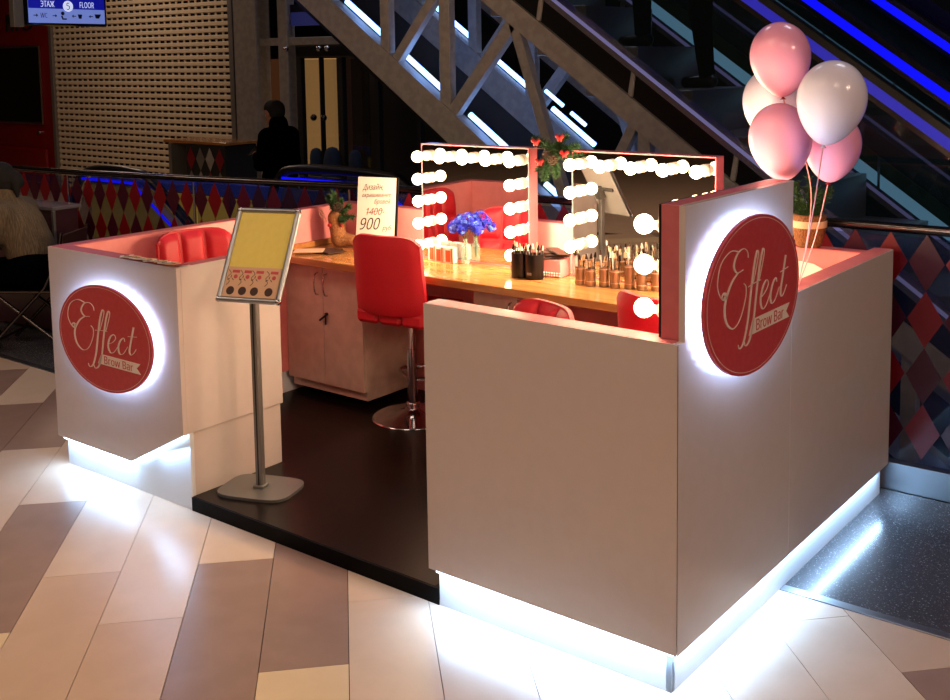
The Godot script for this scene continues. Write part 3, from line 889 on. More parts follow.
func desk_things() -> void:
	var H := 0.8105
	vanity(Vector3(-2.062, H, -1.645), 0.04, 0.68, 0.602, "pink framed bulb-lit mirror behind the blue flowers", frame_spots(0.68, 0.602, [0.425, 0.31, 0.195, 0.08]))
	vanity(Vector3(-1.082, H, -1.645), 0.02, 0.745, 0.604, "pink framed bulb-lit mirror behind the gold brush cups", frame_spots(0.745, 0.604, [0.415, 0.285, 0.16]))
	# third mirror on the inner face of the raised end
	var sp := []
	for x in [-0.30, 0.30]:
		for y in [0.31, 0.19, 0.06]: sp.append(Vector2(x, y))
	sp.append(Vector2(-0.1, 0.33)); sp.append(Vector2(0.1, 0.33))
	vanity_flat(sp)
	# bottle with blue flowers
	var bt := thing("flower_vase", "small glass bottle of blue flowers in front of the left mirror", "vase", Vector3(-2.085, H, -1.60))
	var st := begin()
	add_lathe(st, Transform3D(), [Vector2(0, 0.0), Vector2(0.020, 0.0), Vector2(0.022, 0.004), Vector2(0.022, 0.075), Vector2(0.018, 0.09), Vector2(0.010, 0.10), Vector2(0.010, 0.125), Vector2(0.012, 0.128)], 16)
	obj("bottle", st, M.clear, bt)
	st = begin()
	for i in 5:
		add_tube(st, [Vector3(0.003 * (i - 2), 0.02, 0), Vector3(0.002 * (i - 2), 0.12, 0.001), Vector3(0.018 * (i - 2), 0.17, 0.01 * (i % 2))], 0.0018, 5)
	obj("stem", st, M.firlight, bt)
	for c in [[-0.055, 0.195, 0.01, 0.035], [-0.02, 0.215, 0.0, 0.04], [0.025, 0.225, 0.01, 0.04], [0.06, 0.205, 0.0, 0.035], [0.0, 0.185, 0.03, 0.03], [-0.085, 0.178, 0.0, 0.025], [0.09, 0.185, 0.01, 0.025]]:
		st = begin()
		var st2 := begin()
		for i in 46:
			var d := Vector3(rng.randfn(), rng.randfn(), rng.randfn()).normalized()
			var p: Vector3 = Vector3(c[0], c[1], c[2]) + d * c[3] * rng.randf_range(0.75, 1.0)
			var u := d.cross(Vector3(0.3, 1, 0.2)).normalized().rotated(d, rng.randf() * TAU)
			var w := d.cross(u)
			var z := 0.011
			var tgt: SurfaceTool = st if i % 5 else st2
			for k in 4:
				var e := u.rotated(d, TAU * k / 4)
				var f := e.rotated(d, 0.6)
				var g := e.rotated(d, -0.6)
				var nn := (d + e * 0.3).normalized()
				tri(tgt, p, p + g * z * 0.8 + d * 0.002, p + e * z + d * 0.004, nn, nn, nn)
				tri(tgt, p, p + e * z + d * 0.004, p + f * z * 0.8 + d * 0.002, nn, nn, nn)
		var bl := obj("blossom", st, M.blueflower, bt)
		obj("petals", st2, M.paleflower, bl).set_meta("kind", "stuff")
	# small boxes
	var k := 0
	for b in [[-2.285, -1.585, 0.024, 0.085, "orange and white small box furthest left beside the left mirror"], [-2.228, -1.575, 0.026, 0.082, "orange and white small box in the middle of three"], [-2.168, -1.58, 0.028, 0.080, "orange and white small box next to the flower bottle"]]:
		var t := thing("small_box", b[4], "box", Vector3(b[0], H, b[1]), 0.1, "small boxes by the left mirror")
		part_box("carton", Vector3(-b[2], 0, -0.02), Vector3(b[2], b[3], 0.02), M.white, t, 0.002)
		part_box("front_print", Vector3(-b[2] * 0.7, 0.006, 0.0201), Vector3(b[2] * 0.35, b[3] - 0.014, 0.0206), M.orange, t, 0.0)
		part_box("band", Vector3(b[2] * 0.45, 0.004, 0.0201), Vector3(b[2] * 0.9, b[3] - 0.004, 0.0206), M.gold, t, 0.0)
		k += 1
	# black double brush holder
	var bh := thing("brush_holder", "black twin-cup holder full of makeup brushes", "holder", Vector3(-1.615, H, -1.49))
	for x in [-0.042, 0.042]:
		st = begin()
		add_lathe(st, Transform3D(Basis(), Vector3(x, 0, 0)), [Vector2(0, 0), Vector2(0.043, 0), Vector2(0.045, 0.002), Vector2(0.045, 0.118), Vector2(0.042, 0.118), Vector2(0.042, 0.01), Vector2(0, 0.01)], 24)
		obj("cup", st, M.black, bh)
	part_box("badge", Vector3(0.032, 0.022, 0.0435), Vector3(0.056, 0.034, 0.046), M.steel, bh, 0.0005)
	for i in 16:
		var x := -0.075 + 0.15 * (i + 0.5) / 16
		var z := rng.randf_range(-0.02, 0.02)
		brush(bh, Vector3(x, 0.02, z), Vector3(x * 1.15 + rng.randf_range(-0.01, 0.01), rng.randf_range(0.125, 0.15), z * 1.4), i)
	# gold cups with pencils and brushes
	var xs := [-1.320, -1.262, -1.204, -1.146, -1.084, -1.022, -0.960]
	var lab := ["gold brush cup nearest the black holder", "second gold brush cup from the black holder", "third gold brush cup from the black holder", "fourth gold brush cup from the black holder", "fifth gold brush cup from the black holder", "sixth gold brush cup from the black holder", "gold brush cup closest to the raised end panel"]
	for i in 7:
		var c := thing("brush_cup", lab[i], "cup", Vector3(xs[i], H, -1.50 - 0.012 * i + (0.012 if i % 2 else 0.0)), 0.0, "gold brush cups on the oak desk")
		var ch: float = [0.085, 0.08, 0.09, 0.085, 0.11, 0.10, 0.09][i]
		st = begin()
		add_lathe(st, Transform3D(), [Vector2(0, 0), Vector2(0.023, 0), Vector2(0.024, 0.002), Vector2(0.024, ch), Vector2(0.0225, ch), Vector2(0.0225, 0.006), Vector2(0, 0.006)], 18)
		obj("cup", st, M.gold, c)
		for y in [0.02, ch - 0.012]:
			st = begin()
			add_lathe(st, Transform3D(), [Vector2(0.0241, y), Vector2(0.0256, y + 0.002), Vector2(0.0241, y + 0.004)], 18)
			obj("hoop", st, M.craft, c)
		for j in 5:
			var an := TAU * j / 5 + i
			brush(c, Vector3(cos(an) * 0.01, 0.008, sin(an) * 0.01), Vector3(cos(an) * 0.022, ch + rng.randf_range(0.02, 0.06), sin(an) * 0.016), j + i)
	# pink box with bags lying on it
	var pb := thing("gift_box", "small pink box with lace foot behind the black brush holder", "box", Vector3(-1.535, H, -1.60), 0.1)
	part_box("carton", Vector3(-0.06, 0, -0.05), Vector3(0.06, 0.085, 0.05), M.pink, pb, 0.002)
	st = begin()
	for i in 9:
		for j in 2:
			ball(st, Transform3D(Basis(), Vector3(-0.056 + 0.014 * i, 0.01 + 0.012 * j, 0.051)), 0.005, 5, 6)
	obj("lace", st, M.white, pb)
	st = begin()
	for i in 5:
		add_box(st, Transform3D(Basis.from_euler(Vector3(rng.randf_range(-0.1, 0.1), rng.randf_range(-0.6, 0.6), rng.randf_range(-0.12, 0.12))), Vector3(rng.randf_range(-0.05, 0.03), 0.092 + 0.007 * i, 0)), Vector3(0.13, 0.006, 0.07), 0.002)
	tag(obj("sachet_pile", st, M.brown), "loose pile of brown sachets on the pink box", "sachets")
	get_node("sachet_pile").position = pb.position
	# price board
	var pr := thing("price_board", "white handwritten price sheet reading 900 on a black board", "sign", Vector3(-2.79, H + 0.002, -1.66), 0.22)
	var lean := Transform3D(Basis(Vector3.RIGHT, -0.12), Vector3.ZERO)
	st = begin(); add_box(st, lean * Transform3D(Basis(), Vector3(0.006, 0.20, -0.006)), Vector3(0.26, 0.40, 0.008), 0.001); obj("board", st, M.black, pr)
	st = begin(); add_box(st, lean * Transform3D(Basis(), Vector3(0, 0.20, -0.0005)), Vector3(0.245, 0.39, 0.002), 0.0); var sh := obj("sheet", st, M.paper, pr)
	part_box("prop", Vector3(-0.01, 0, -0.075), Vector3(0.01, 0.2, -0.07), M.black, pr, 0.001)
	var sl := Transform3D(Basis(Vector3(1, 0.05, 0), Vector3(0.25, 1, 0), Vector3(0, 0, 1)), Vector3.ZERO)
	for w in [["Дизайн,", 0.34, -0.02, 0.042, 0.13, M.ink], ["окрашивание", 0.297, 0.0, 0.03, 0.185, M.ink], ["бровей", 0.262, 0.04, 0.034, 0.10, M.ink], ["1400-", 0.205, -0.005, 0.05, 0.12, M.inkred], ["900", 0.135, -0.035, 0.085, 0.125, M.ink], ["руб", 0.118, 0.075, 0.034, 0.05, M.inkred]]:
		text(w[0], "Droid Sans", w[3] * 0.8, lean * Transform3D(Basis(), Vector3(w[2], w[1], 0.0008)) * sl, w[5], sh, w[4], 0.0006)
	st = begin(); add_tube(st, [lean * Vector3(-0.06, 0.195, 0.0012), lean * Vector3(0.05, 0.216, 0.0012)], 0.0014, 5); obj("strike_line", st, M.inkred, sh)
	# bark boot with fir and cone
	var bo := thing("boot_ornament", "bark Christmas boot filled with fir sprigs at the desk's left end", "ornament", Vector3(-2.985, H + 0.018, -1.58), 0.35)
	st = begin()
	add_body(st, [[Vector3(0, 0.03, 0), Vector3(-0.015, 0.15, 0), 0.042, 0.046], [Vector3(0, 0.035, 0), Vector3(0.075, 0.03, 0), 0.038, 0.032]], 0.008, 0.02)
	obj("boot", st, M.bark, bo)
	part_tube("twine", smooth_path([Vector3(-0.055, 0.13, 0.03), Vector3(-0.1, 0.19, 0.0), Vector3(-0.12, 0.17, -0.01), Vector3(-0.09, 0.14, 0.0)], 5), 0.003, M.craft, bo, 6)
	for e in [[-0.06, 0.27, 0.0], [-0.02, 0.29, 0.02], [0.03, 0.25, 0.02], [0.07, 0.22, 0.0], [0.10, 0.16, 0.02], [0.06, 0.14, 0.045]]:
		st = begin(); needles(st, Vector3(-0.01, 0.16, 0.01), Vector3(e[0], e[1], e[2]), 260, 0.032); obj("fir_sprig", st, M.fir, bo)
	cone(bo, Vector3(0.02, 0.215, 0.045), 0.026)
	st = begin(); ball(st, Transform3D(Basis(), Vector3(-0.035, 0.115, 0.042)), 0.012, 8, 10); ball(st, Transform3D(Basis(), Vector3(0.035, 0.115, 0.035)), 0.010, 8, 10); obj("berry", st, M.bow, bo)
	# magazines
	for i in 3:
		var t := Transform3D(Basis(Vector3.UP, [0.3, -0.25, 0.7][i]), Vector3([-2.98, -2.92, -3.0][i], H + 0.003 + 0.005 * i, [-1.47, -1.45, -1.37][i]))
		st = begin(); add_box(st, t, Vector3(0.16, 0.004, 0.11), 0.001)
		tag(obj("leaflet", st, [M.black, M.brown, M.craft][i]), ["dark leaflet lying on the desk under the others", "brown leaflet lying on the desk before the boot", "tan leaflet on top of the dark leaflets"][i], "leaflet")
	# fir garland between the mirrors
	var ga := thing("fir_garland", "fir twig garland with red bows hanging between the two mirrors", "garland", Vector3(-1.56, 1.415, -1.63), 0.1)
	for e in [[-0.10, 0.05, 0.0], [0.14, 0.02, 0.01], [0.19, -0.03, 0.0], [0.07, 0.07, 0.0], [-0.04, -0.14, 0.02], [-0.08, -0.10, 0.0], [0.10, -0.03, 0.03], [0.02, -0.12, 0.0]]:
		st = begin(); needles(st, Vector3(0.0, 0.0, 0.0), Vector3(e[0], e[1], e[2]), 300, 0.036); obj("fir_sprig", st, M.fir, ga)
	for e in [[-0.07, 0.035, 0.04], [0.06, 0.06, 0.04], [0.09, -0.015, 0.05], [-0.05, -0.06, 0.04]]:
		st = begin()
		for s in [-1.0, 1.0]:
			add_body(st, [[Vector3(e[0], e[1], e[2]), Vector3(e[0] + s * 0.014, e[1] + 0.008, e[2]), 0.007, 0.011], [Vector3(e[0], e[1], e[2]), Vector3(e[0] + s * 0.008, e[1] - 0.014, e[2]), 0.005, 0.006]], 0.005, 0.008)
		obj("bow", st, M.bow, ga)
	cone(ga, Vector3(0.025, -0.045, 0.045), 0.024)
	cone(ga, Vector3(-0.01, -0.02, 0.045), 0.018)
	part_tube("wire", [Vector3(-0.21, 0.004, 0), Vector3(0, 0.0, 0), Vector3(0.13, 0.004, 0)], 0.002, M.brown, ga, 5)
	# plant on the partition
	var pl := thing("potted_fir", "little green fir in a wicker pot on the partition corner", "plant", Vector3(-0.345, 1.0365, -1.795))
	st = begin()
	var pp := [Vector2(0, 0), Vector2(0.05, 0)]
	for i in 15:
		var y := 0.004 + 0.135 * i / 14.0
		var rr := 0.05 + 0.022 * sin(y / 0.14 * 2.0)
		pp.append(Vector2(rr + (0.003 if i % 2 else -0.002), y))
	pp.append(Vector2(0.06, 0.14)); pp.append(Vector2(0.0, 0.125))
	add_lathe(st, Transform3D(), pp, 24)
	obj("wicker_pot", st, M.bark, pl)
	st = begin(); add_lathe(st, Transform3D(), [Vector2(0.073, 0.085), Vector2(0.0755, 0.088), Vector2(0.0755, 0.112), Vector2(0.072, 0.115)], 24); obj("band", st, M.craft, pl)
	for i in 13:
		var an := TAU * i / 13
		var rr := rng.randf_range(0.06, 0.11)
		st = begin(); needles(st, Vector3(cos(an) * 0.02, 0.12, sin(an) * 0.02), Vector3(cos(an) * rr, rng.randf_range(0.19, 0.30), sin(an) * rr * 0.8), 120, 0.035)
		obj("fir_sprig", st, M.fir, pl)
	# white card leaning on the partition in the right corner
	st = begin()
	var cp := PackedVector2Array([Vector2(-0.09, 0), Vector2(0.10, 0), Vector2(0.105, 0.145), Vector2(0.06, 0.165), Vector2(0.0, 0.172), Vector2(-0.09, 0.16)])
	add_prism(st, Transform3D(Basis(Vector3.RIGHT, -0.1), Vector3(-0.355, H, -1.715)), cp, 0.003)
	tag(obj("paper_card", st, M.paper), "white card leaning on the partition in the right corner", "card")
	# leaflets fanned along the left rim
	for i in 12:
		var t := Transform3D(Basis.from_euler(Vector3(rng.randf_range(-0.05, 0.05), -0.5 + rng.randf_range(-0.25, 0.25), 0.12)), Vector3(-2.66 + 0.030 * i, HL + 0.0085 + 0.0004 * (i % 3), -0.025 + rng.randf_range(-0.006, 0.006)))
		st = begin(); add_box(st, t, Vector3(0.085, 0.0016, 0.055), 0.0)
		var lf := obj("leaflet", st, M.craft if i % 3 else M.paper)
		st = begin(); add_box(st, t * Transform3D(Basis(), Vector3(0.0, 0.0011, 0.0)), Vector3(0.06, 0.0004, 0.02), 0.0); obj("print", st, M.brown, lf)
		var ord: String = ["leftmost", "second", "third", "fourth", "fifth", "sixth", "seventh", "eighth", "ninth", "tenth", "eleventh", "rightmost"][i]
		tag(lf, "%s leaflet%s in the fanned row on the left counter rim" % [ord, "" if i == 0 or i == 11 else " from the left"], "leaflet", "leaflets fanned on the left counter rim")

func vanity_flat(spots: Array) -> void:
	var v := thing("vanity_mirror", "bulb-lit mirror on the inner side of the raised end panel", "mirror", Vector3(-0.0785, 1.052, -0.417), -PI / 2)
	part_box("mirror_glass", Vector3(-0.365, 0.0, 0.0), Vector3(0.365, 0.375, 0.004), M.mirror, v, 0.0)
	part_box("frame_side", Vector3(-0.375, 0.0, 0.0), Vector3(-0.3655, 0.384, 0.008), M.black, v, 0.001)
	part_box("frame_side", Vector3(0.3655, 0.0, 0.0), Vector3(0.375, 0.384, 0.008), M.black, v, 0.001)
	part_box("frame_top", Vector3(-0.365, 0.3755, 0.0), Vector3(0.365, 0.384, 0.008), M.black, v, 0.001)
	for p in spots: bulb(v, Vector3(p.x, p.y, 0.0045))

func brush(parent: Node, a: Vector3, b: Vector3, i: int) -> void:
	var st := begin()
	add_tube(st, [a, b], 0.0022, 6, 0.003)
	var h := obj("brush", st, [M.black, M.gold, M.white, M.brown, M.steel][i % 5], parent)
	st = begin()
	var d := (b - a).normalized()
	add_tube(st, [b, b + d * 0.012, b + d * 0.024], 0.008 if i % 3 else 0.0045, 8, 0.003)
	obj("bristle", st, [M.black, M.craft, M.white, M.brown][(i * 3 + 1) % 4], h)

func cone(parent: Node, p: Vector3, r: float) -> void:
	var st := begin()
	for k in 5:
		for j in 7:
			var an := TAU * j / 7 + k * 0.45
			var rr := r * sin(0.5 + k * 0.5)
			var q := p + Vector3(cos(an) * rr, (k - 2) * r * 0.4, sin(an) * rr)
			add_box(st, Transform3D(Basis(Vector3.UP, -an), q), Vector3(r * 0.3, r * 0.18, r * 0.55), r * 0.05)
	obj("pine_cone", st, M.brown, parent)

# ---------------------------------------------------------------- chairs
func make_chair(label: String) -> Node3D:
	# sits facing -z, seat height 0.62, back at +z
	var c := thing("bar_stool", label, "stool", Vector3.ZERO, 0.0, "red padded bar stools in the kiosk")
	var st := begin()
	add_lathe(st, Transform3D(), [Vector2(0, 0), Vector2(0.205, 0), Vector2(0.207, 0.004), Vector2(0.20, 0.010), Vector2(0.10, 0.022), Vector2(0.045, 0.04), Vector2(0.03, 0.06), Vector2(0, 0.06)], 40)
	obj("base", st, M.chrome, c)
	st = begin()
	cyl(st, Transform3D(Basis(), Vector3(0, 0.05, 0)), 0.025, 0.30, 20)
	obj("column", st, M.chrome, c)
	st = begin()
	cyl(st, Transform3D(Basis(), Vector3(0, 0.22, 0)), 0.016, 0.25, 20)
	obj("piston", st, M.chrome, c)
	st = begin()
	add_lathe(st, Transform3D(Basis(), Vector3(0, 0.055, 0)), [Vector2(0.0255, 0), Vector2(0.034, 0.004), Vector2(0.034, 0.022), Vector2(0.0255, 0.026)], 20)
	obj("collar", st, M.chrome, c)
	part_tube("footrest", smooth_path([Vector3(-0.025, 0.2, 0), Vector3(-0.15, 0.2, -0.1), Vector3(-0.1, 0.2, -0.2), Vector3(0.1, 0.2, -0.2), Vector3(0.15, 0.2, -0.1), Vector3(0.025, 0.2, 0)], 6), 0.009, M.chrome, c, 8)
	# padded seat made of channels
	for i in 3:
		st = begin()
		add_box(st, Transform3D(Basis(), Vector3((i - 1) * 0.135, 0.50, -0.01)), Vector3(0.1345, 0.075, 0.40), 0.018)
		obj("seat_pad", st, M.redseat, c)
	# backrest: plain shell behind, six tufted pads in front
	var lean := Transform3D(Basis(Vector3.RIGHT, 0.10), Vector3(0, 0.50, 0.20))
	st = begin()
	backshell(st, lean)
	obj("back_shell", st, M.redseat, c)
	for i in 3:
		for j in 2:
			st = begin()
			var x := (i - 1) * 0.128
			var hh := 0.185
			pad(st, lean, x, 0.035 + j * (hh + 0.002), 0.127, hh, i - 1, j)
			obj("back_pad", st, M.redseat, c)
	return c

func backshell(st: SurfaceTool, t: Transform3D) -> void:
	# slab with rounded upper corners, gently curved across
	var nu := 14
	var nv := 12
	var grid := []
	for s in 2:
		var g := []
		for j in nv + 1:
			var row := []
			for i in nu + 1:
				var u := -1.0 + 2.0 * i / nu
				var v := float(j) / nv
				var hw := 0.205 - 0.006 * v
				var top := 0.415 - 0.05 * pow(absf(u), 6.0)
				var edge := pow(maxf(absf(u), absf(2.0 * v - 1.0)), 10.0)
				var thick := 0.024 * (1.0 - 0.55 * edge)
				var z := -0.05 * u * u + (thick if s == 0 else -thick)
				row.append(t * Vector3(u * hw, 0.02 + v * (top - 0.02), z))
			g.append(row)
		grid.append(g)
	var g0 = grid[0]
	var g1 = grid[1]
	var zb := t.basis.z
	for j in nv:
		for i in nu:
			for e in [[g0, zb], [g1, -zb]]:
				var g = e[0]
				var ns := []
				for q in [[j, i], [j, i + 1], [j + 1, i + 1], [j + 1, i]]:
					var du: Vector3 = g[q[0]][mini(q[1] + 1, nu)] - g[q[0]][maxi(q[1] - 1, 0)]
					var dv: Vector3 = g[mini(q[0] + 1, nv)][q[1]] - g[maxi(q[0] - 1, 0)][q[1]]
					var nn := du.cross(dv).normalized()
					if nn.dot(e[1]) < 0: nn = -nn
					ns.append(nn)
				tri(st, g[j][i], g[j][i + 1], g[j + 1][i + 1], ns[0], ns[1], ns[2])
				tri(st, g[j][i], g[j + 1][i + 1], g[j + 1][i], ns[0], ns[2], ns[3])
	for j in nv:
		for i in [0, nu]:
			var n := t.basis.x * (-1.0 if i == 0 else 1.0)
			quad(st, g0[j][i], g0[j + 1][i], g1[j + 1][i], g1[j][i], n)
	for i in nu:
		for j in [0, nv]:
			var n := t.basis.y * (-1.0 if j == 0 else 1.0)
			quad(st, g0[j][i], g0[j][i + 1], g1[j][i + 1], g1[j][i], n)

func pad(st: SurfaceTool, t: Transform3D, x: float, y: float, w: float, h: float, ci: int, cj: int) -> void:
	var n := 8
	var g := []
	for j in n + 1:
		var row := []
		for i in n + 1:
			var u := -1.0 + 2.0 * i / n
			var v := -1.0 + 2.0 * j / n
			var px := x + u * w * 0.5
			var uu := px / 0.2
			var bul := 0.030 * pow(maxf(0.0, (1.0 - pow(absf(u), 4.0)) * (1.0 - pow(absf(v), 4.0))), 0.5)
			var py := y + (v * 0.5 + 0.5) * h
			if cj == 1: py -= 0.04 * pow(absf(uu), 5.0) * (v * 0.5 + 0.5)
			row.append(t * Vector3(px, py, -0.05 * uu * uu - 0.014 - bul))
		g.append(row)
	for j in n:
		for i in n:
			var ns := []
			for q in [[j, i], [j, i + 1], [j + 1, i + 1], [j + 1, i]]:
				var du: Vector3 = g[q[0]][mini(q[1] + 1, n)] - g[q[0]][maxi(q[1] - 1, 0)]
				var dv: Vector3 = g[mini(q[0] + 1, n)][q[1]] - g[maxi(q[0] - 1, 0)][q[1]]
				var nn := du.cross(dv).normalized()
				if nn.dot(-t.basis.z) < 0: nn = -nn
				ns.append(nn)
			tri(st, g[j][i], g[j][i + 1], g[j + 1][i + 1], ns[0], ns[1], ns[2])
			tri(st, g[j][i], g[j + 1][i + 1], g[j + 1][i], ns[0], ns[2], ns[3])

func chairs() -> void:
	var c := make_chair("red bar stool seen from behind, pulled up beside the two-door cabinet")
	var spots := [
		[Vector3(-2.84, 0.0205, -0.62), -PI / 2 - 0.15, 0.095, "red tufted stool inside the left counter, before the pink wall"],
		[Vector3(-1.08, 0.0605, -0.60), PI - 0.35, -0.085, "red tufted stool just behind the right counter's front rim"],
		[Vector3(-0.55, 0.0605, -1.10), -0.30, -0.02, "red bar stool nearest the raised end panel, below the bulbs"]]
	for s in spots:
		var d: Node3D = c.duplicate()
		d.name = numbered("bar_stool")
		add_child(d)
		d.position = s[0]
		d.rotation.y = s[1]
		d.set_meta("label", s[3])
		lift(d, s[2])
	c.position = Vector3(-2.205, 0.0605, -1.31)
	c.rotation.y = 0.12
	lift(c, 0.045)

func lift(c: Node3D, h: float) -> void:
	for n in c.get_children():
		var q := String(n.name)
		if q.begins_with("seat") or q.begins_with("back") or q.begins_with("piston"):
			n.position.y += h

# ---------------------------------------------------------------- poster stand
func stand() -> void:
	var s := thing("poster_stand", "silver floor stand with tilted yellow poster frame on the dark platform", "stand", Vector3(-2.10, 0.0605, -0.245), deg_to_rad(20))
	var st := begin()
	var p := PackedVector2Array()
	for i in 40:
		var a := TAU * i / 40
		var c := Vector2(cos(a), sin(a))
		p.append(Vector2(signf(c.x) * pow(absf(c.x), 0.5) * 0.165, signf(c.y) * pow(absf(c.y), 0.5) * 0.125))
	add_prism(st, Transform3D(Basis(Vector3.RIGHT, -PI / 2), Vector3(0, 0.012, 0)), p, 0.012)
	var base := obj("base_plate", st, M.steel, s)
	st = begin(); add_box(st, Transform3D(Basis(), Vector3(0, 0.018, 0)), Vector3(0.05, 0.012, 0.05), 0.002); obj("boss", st, M.steel, base)
	part_box("pole", Vector3(-0.016, 0.012, -0.016), Vector3(0.016, 0.93, 0.016), M.steel, s, 0.004)
	part_box("groove", Vector3(-0.003, 0.02, 0.0161), Vector3(0.003, 0.92, 0.0166), M.black, s, 0.0)
	var t := Transform3D(Basis(Vector3.RIGHT, deg_to_rad(-30)), Vector3(0.03, 1.0, 0.0))
	st = begin(); add_box(st, t * Transform3D(Basis(), Vector3(-0.03, -0.02, -0.035)), Vector3(0.06, 0.08, 0.04), 0.004); obj("bracket", st, M.steel, s)
	st = begin(); add_box(st, t * Transform3D(Basis(), Vector3(-0.03, 0.0, -0.02)), Vector3(0.25, 0.02, 0.015), 0.002); obj("cross_bar", st, M.steel, s)
	st = begin(); add_box(st, t * Transform3D(Basis(), Vector3(0, 0, -0.006)), Vector3(0.27, 0.39, 0.010), 0.001); obj("backing", st, M.white, s)
	var hw := 0.135
	var hh := 0.195
	for e in [[Vector3(-hw, -hh, 0), Vector3(-hw, hh, 0)], [Vector3(hw, -hh, 0), Vector3(hw, hh, 0)], [Vector3(-hw, hh, 0), Vector3(hw, hh, 0)], [Vector3(-hw, -hh, 0), Vector3(hw, -hh, 0)]]:
		part_tube("frame_bar", [t * e[0], t * e[1]], 0.0115, M.brushed, s, 10)
	for e in [[-hw, -hh], [hw, -hh], [-hw, hh], [hw, hh]]:
		st = begin(); ball(st, t * Transform3D(Basis(), Vector3(e[0], e[1], 0)), 0.0135, 8, 12); obj("corner_cap", st, M.chrome, s)
	st = begin(); add_box(st, t * Transform3D(Basis(), Vector3(0, 0, 0.0005)), Vector3(0.258, 0.378, 0.002), 0.0); obj("poster", st, M.yellow, s)
	var x := -0.092
	for i in 4:
		st = begin()
		var c := t * Transform3D(Basis(), Vector3(x, -0.12, 0.003 + 0.0005 * i))
		add_box(c_st(st), c, Vector3(0.062 if i < 3 else 0.078, 0.128, 0.0008), 0.0)
		var l := obj("brochure", st, M.craft, s)
		var ci := c * Transform3D(Basis(), Vector3(0, 0, 0.0006))
		st = begin()
		add_prism(st, ci * Transform3D(Basis(), Vector3(0.002, -0.038, 0.0004)), circle_poly(0.018, 20), 0.0004)
		for k in 4:
			add_box(st, ci * Transform3D(Basis(Vector3.BACK, 0.4 + k), Vector3(-0.018 + 0.01 * k, 0.01 + 0.012 * (k % 2), 0.0002)), Vector3(0.012, 0.003, 0.0004), 0.0)
		add_tube(st, smooth_path([ci * Vector3(-0.026, 0.05, 0), ci * Vector3(-0.012, 0.035, 0), ci * Vector3(-0.024, 0.018, 0), ci * Vector3(-0.012, 0.0, 0), ci * Vector3(-0.022, -0.015, 0)], 5), 0.0012, 5)
		obj("print", st, M.brown, l)
		st = begin()
		add_prism(st, ci * Transform3D(Basis(), Vector3(0.012, 0.022, 0.0005)), circle_poly(0.009, 16), 0.0004)
		add_box(st, ci * Transform3D(Basis(), Vector3(0.01, 0.044, 0.0003)), Vector3(0.034, 0.012, 0.0004), 0.0)
		obj("red_dot", st, M.signred, l)
		x += 0.055 if i < 2 else 0.066

func c_st(st: SurfaceTool) -> SurfaceTool:
	return st

# ---------------------------------------------------------------- balloons
func balloons() -> void:
	var tie := Vector3(-0.04, HT + 0.001, -0.945)
	var list := [
		[Vector3(-0.108, 1.848, -0.92), 0.103, "pink", "topmost pink pearl balloon above the raised end panel"],
		[Vector3(-0.224, 1.687, -1.12), 0.106, "white", "white pearl balloon half hidden behind the pink ones"],
		[Vector3(-0.078, 1.570, -0.86), 0.106, "pink", "lower pink pearl balloon just above the end panel"],
		[Vector3(0.130, 1.709, -0.78), 0.110, "white", "large white pearl balloon at the front of the bunch"],
		[Vector3(0.026, 1.538, -1.07), 0.098, "pink", "lowest right pink pearl balloon behind the white one"]]
	var i := 0
	for b in list:
		var r: float = b[1]
		var t := thing("balloon", b[3], "balloon", b[0], 0.0, "balloons tied to the kiosk")
		var lean := Transform3D(Basis(Vector3(0.2, 0, 1).normalized(), [0.08, -0.05, 0.12, -0.16, -0.1][i]), Vector3.ZERO)
		var st := begin()
		var pr := []
		for k in 25:
			var a := -PI / 2 + PI * k / 24
			var y := sin(a)
			var rr := cos(a)
			var yy := y * 1.12 if y > 0 else y * 1.38
			if y < 0: rr *= (1.0 - 0.20 * pow(-y, 2.0))
			pr.append(Vector2(rr * r if k > 0 and k < 24 else 0.0, yy * r))
		add_lathe(st, lean, pr, 36)
		var m: Material = M["balloon_" + b[2]]
		obj("envelope", st, m, t)
		st = begin()
		add_lathe(st, lean, [Vector2(0.011, -1.46 * r), Vector2(0.004, -1.40 * r), Vector2(0.005, -1.36 * r), Vector2(0.0, -1.34 * r)], 12)
		obj("knot", st, M.bow if b[2] == "pink" else m, t)
		var a0: Vector3 = lean * Vector3(0, -1.44 * r, 0)
		var off := Vector3(0.004 * (i - 2), 0, 0.012 * (i - 2))
		var e: Vector3 = tie + off - b[0]
		var mid := (a0 + e) * 0.5 + Vector3(0.004 * (i - 2), -0.01, -0.20 if i == 0 else 0.0)
		part_tube("string", smooth_path([a0, mid, e], 8), 0.0022, M.ribbon, t, 5)
		i += 1

# ---------------------------------------------------------------- railing
func rail_at(x: float) -> Vector3:
	var k := [[-9.0, -1.42], [-6.3, -1.62], [-4.9, -1.72], [-3.36, -1.90], [-0.3, -1.945], [7.0, -1.945]]
	for i in k.size() - 1:
		if x <= k[i + 1][0]:
			return Vector3(x, 0, lerpf(k[i][1], k[i + 1][1], (x - k[i][0]) / (k[i + 1][0] - k[i][0])))
	return Vector3(x, 0, -1.945)

func rail_drop(x: float) -> float:
	return -0.045 * clampf((-2.5 - x) / 3.0, 0.0, 1.0)

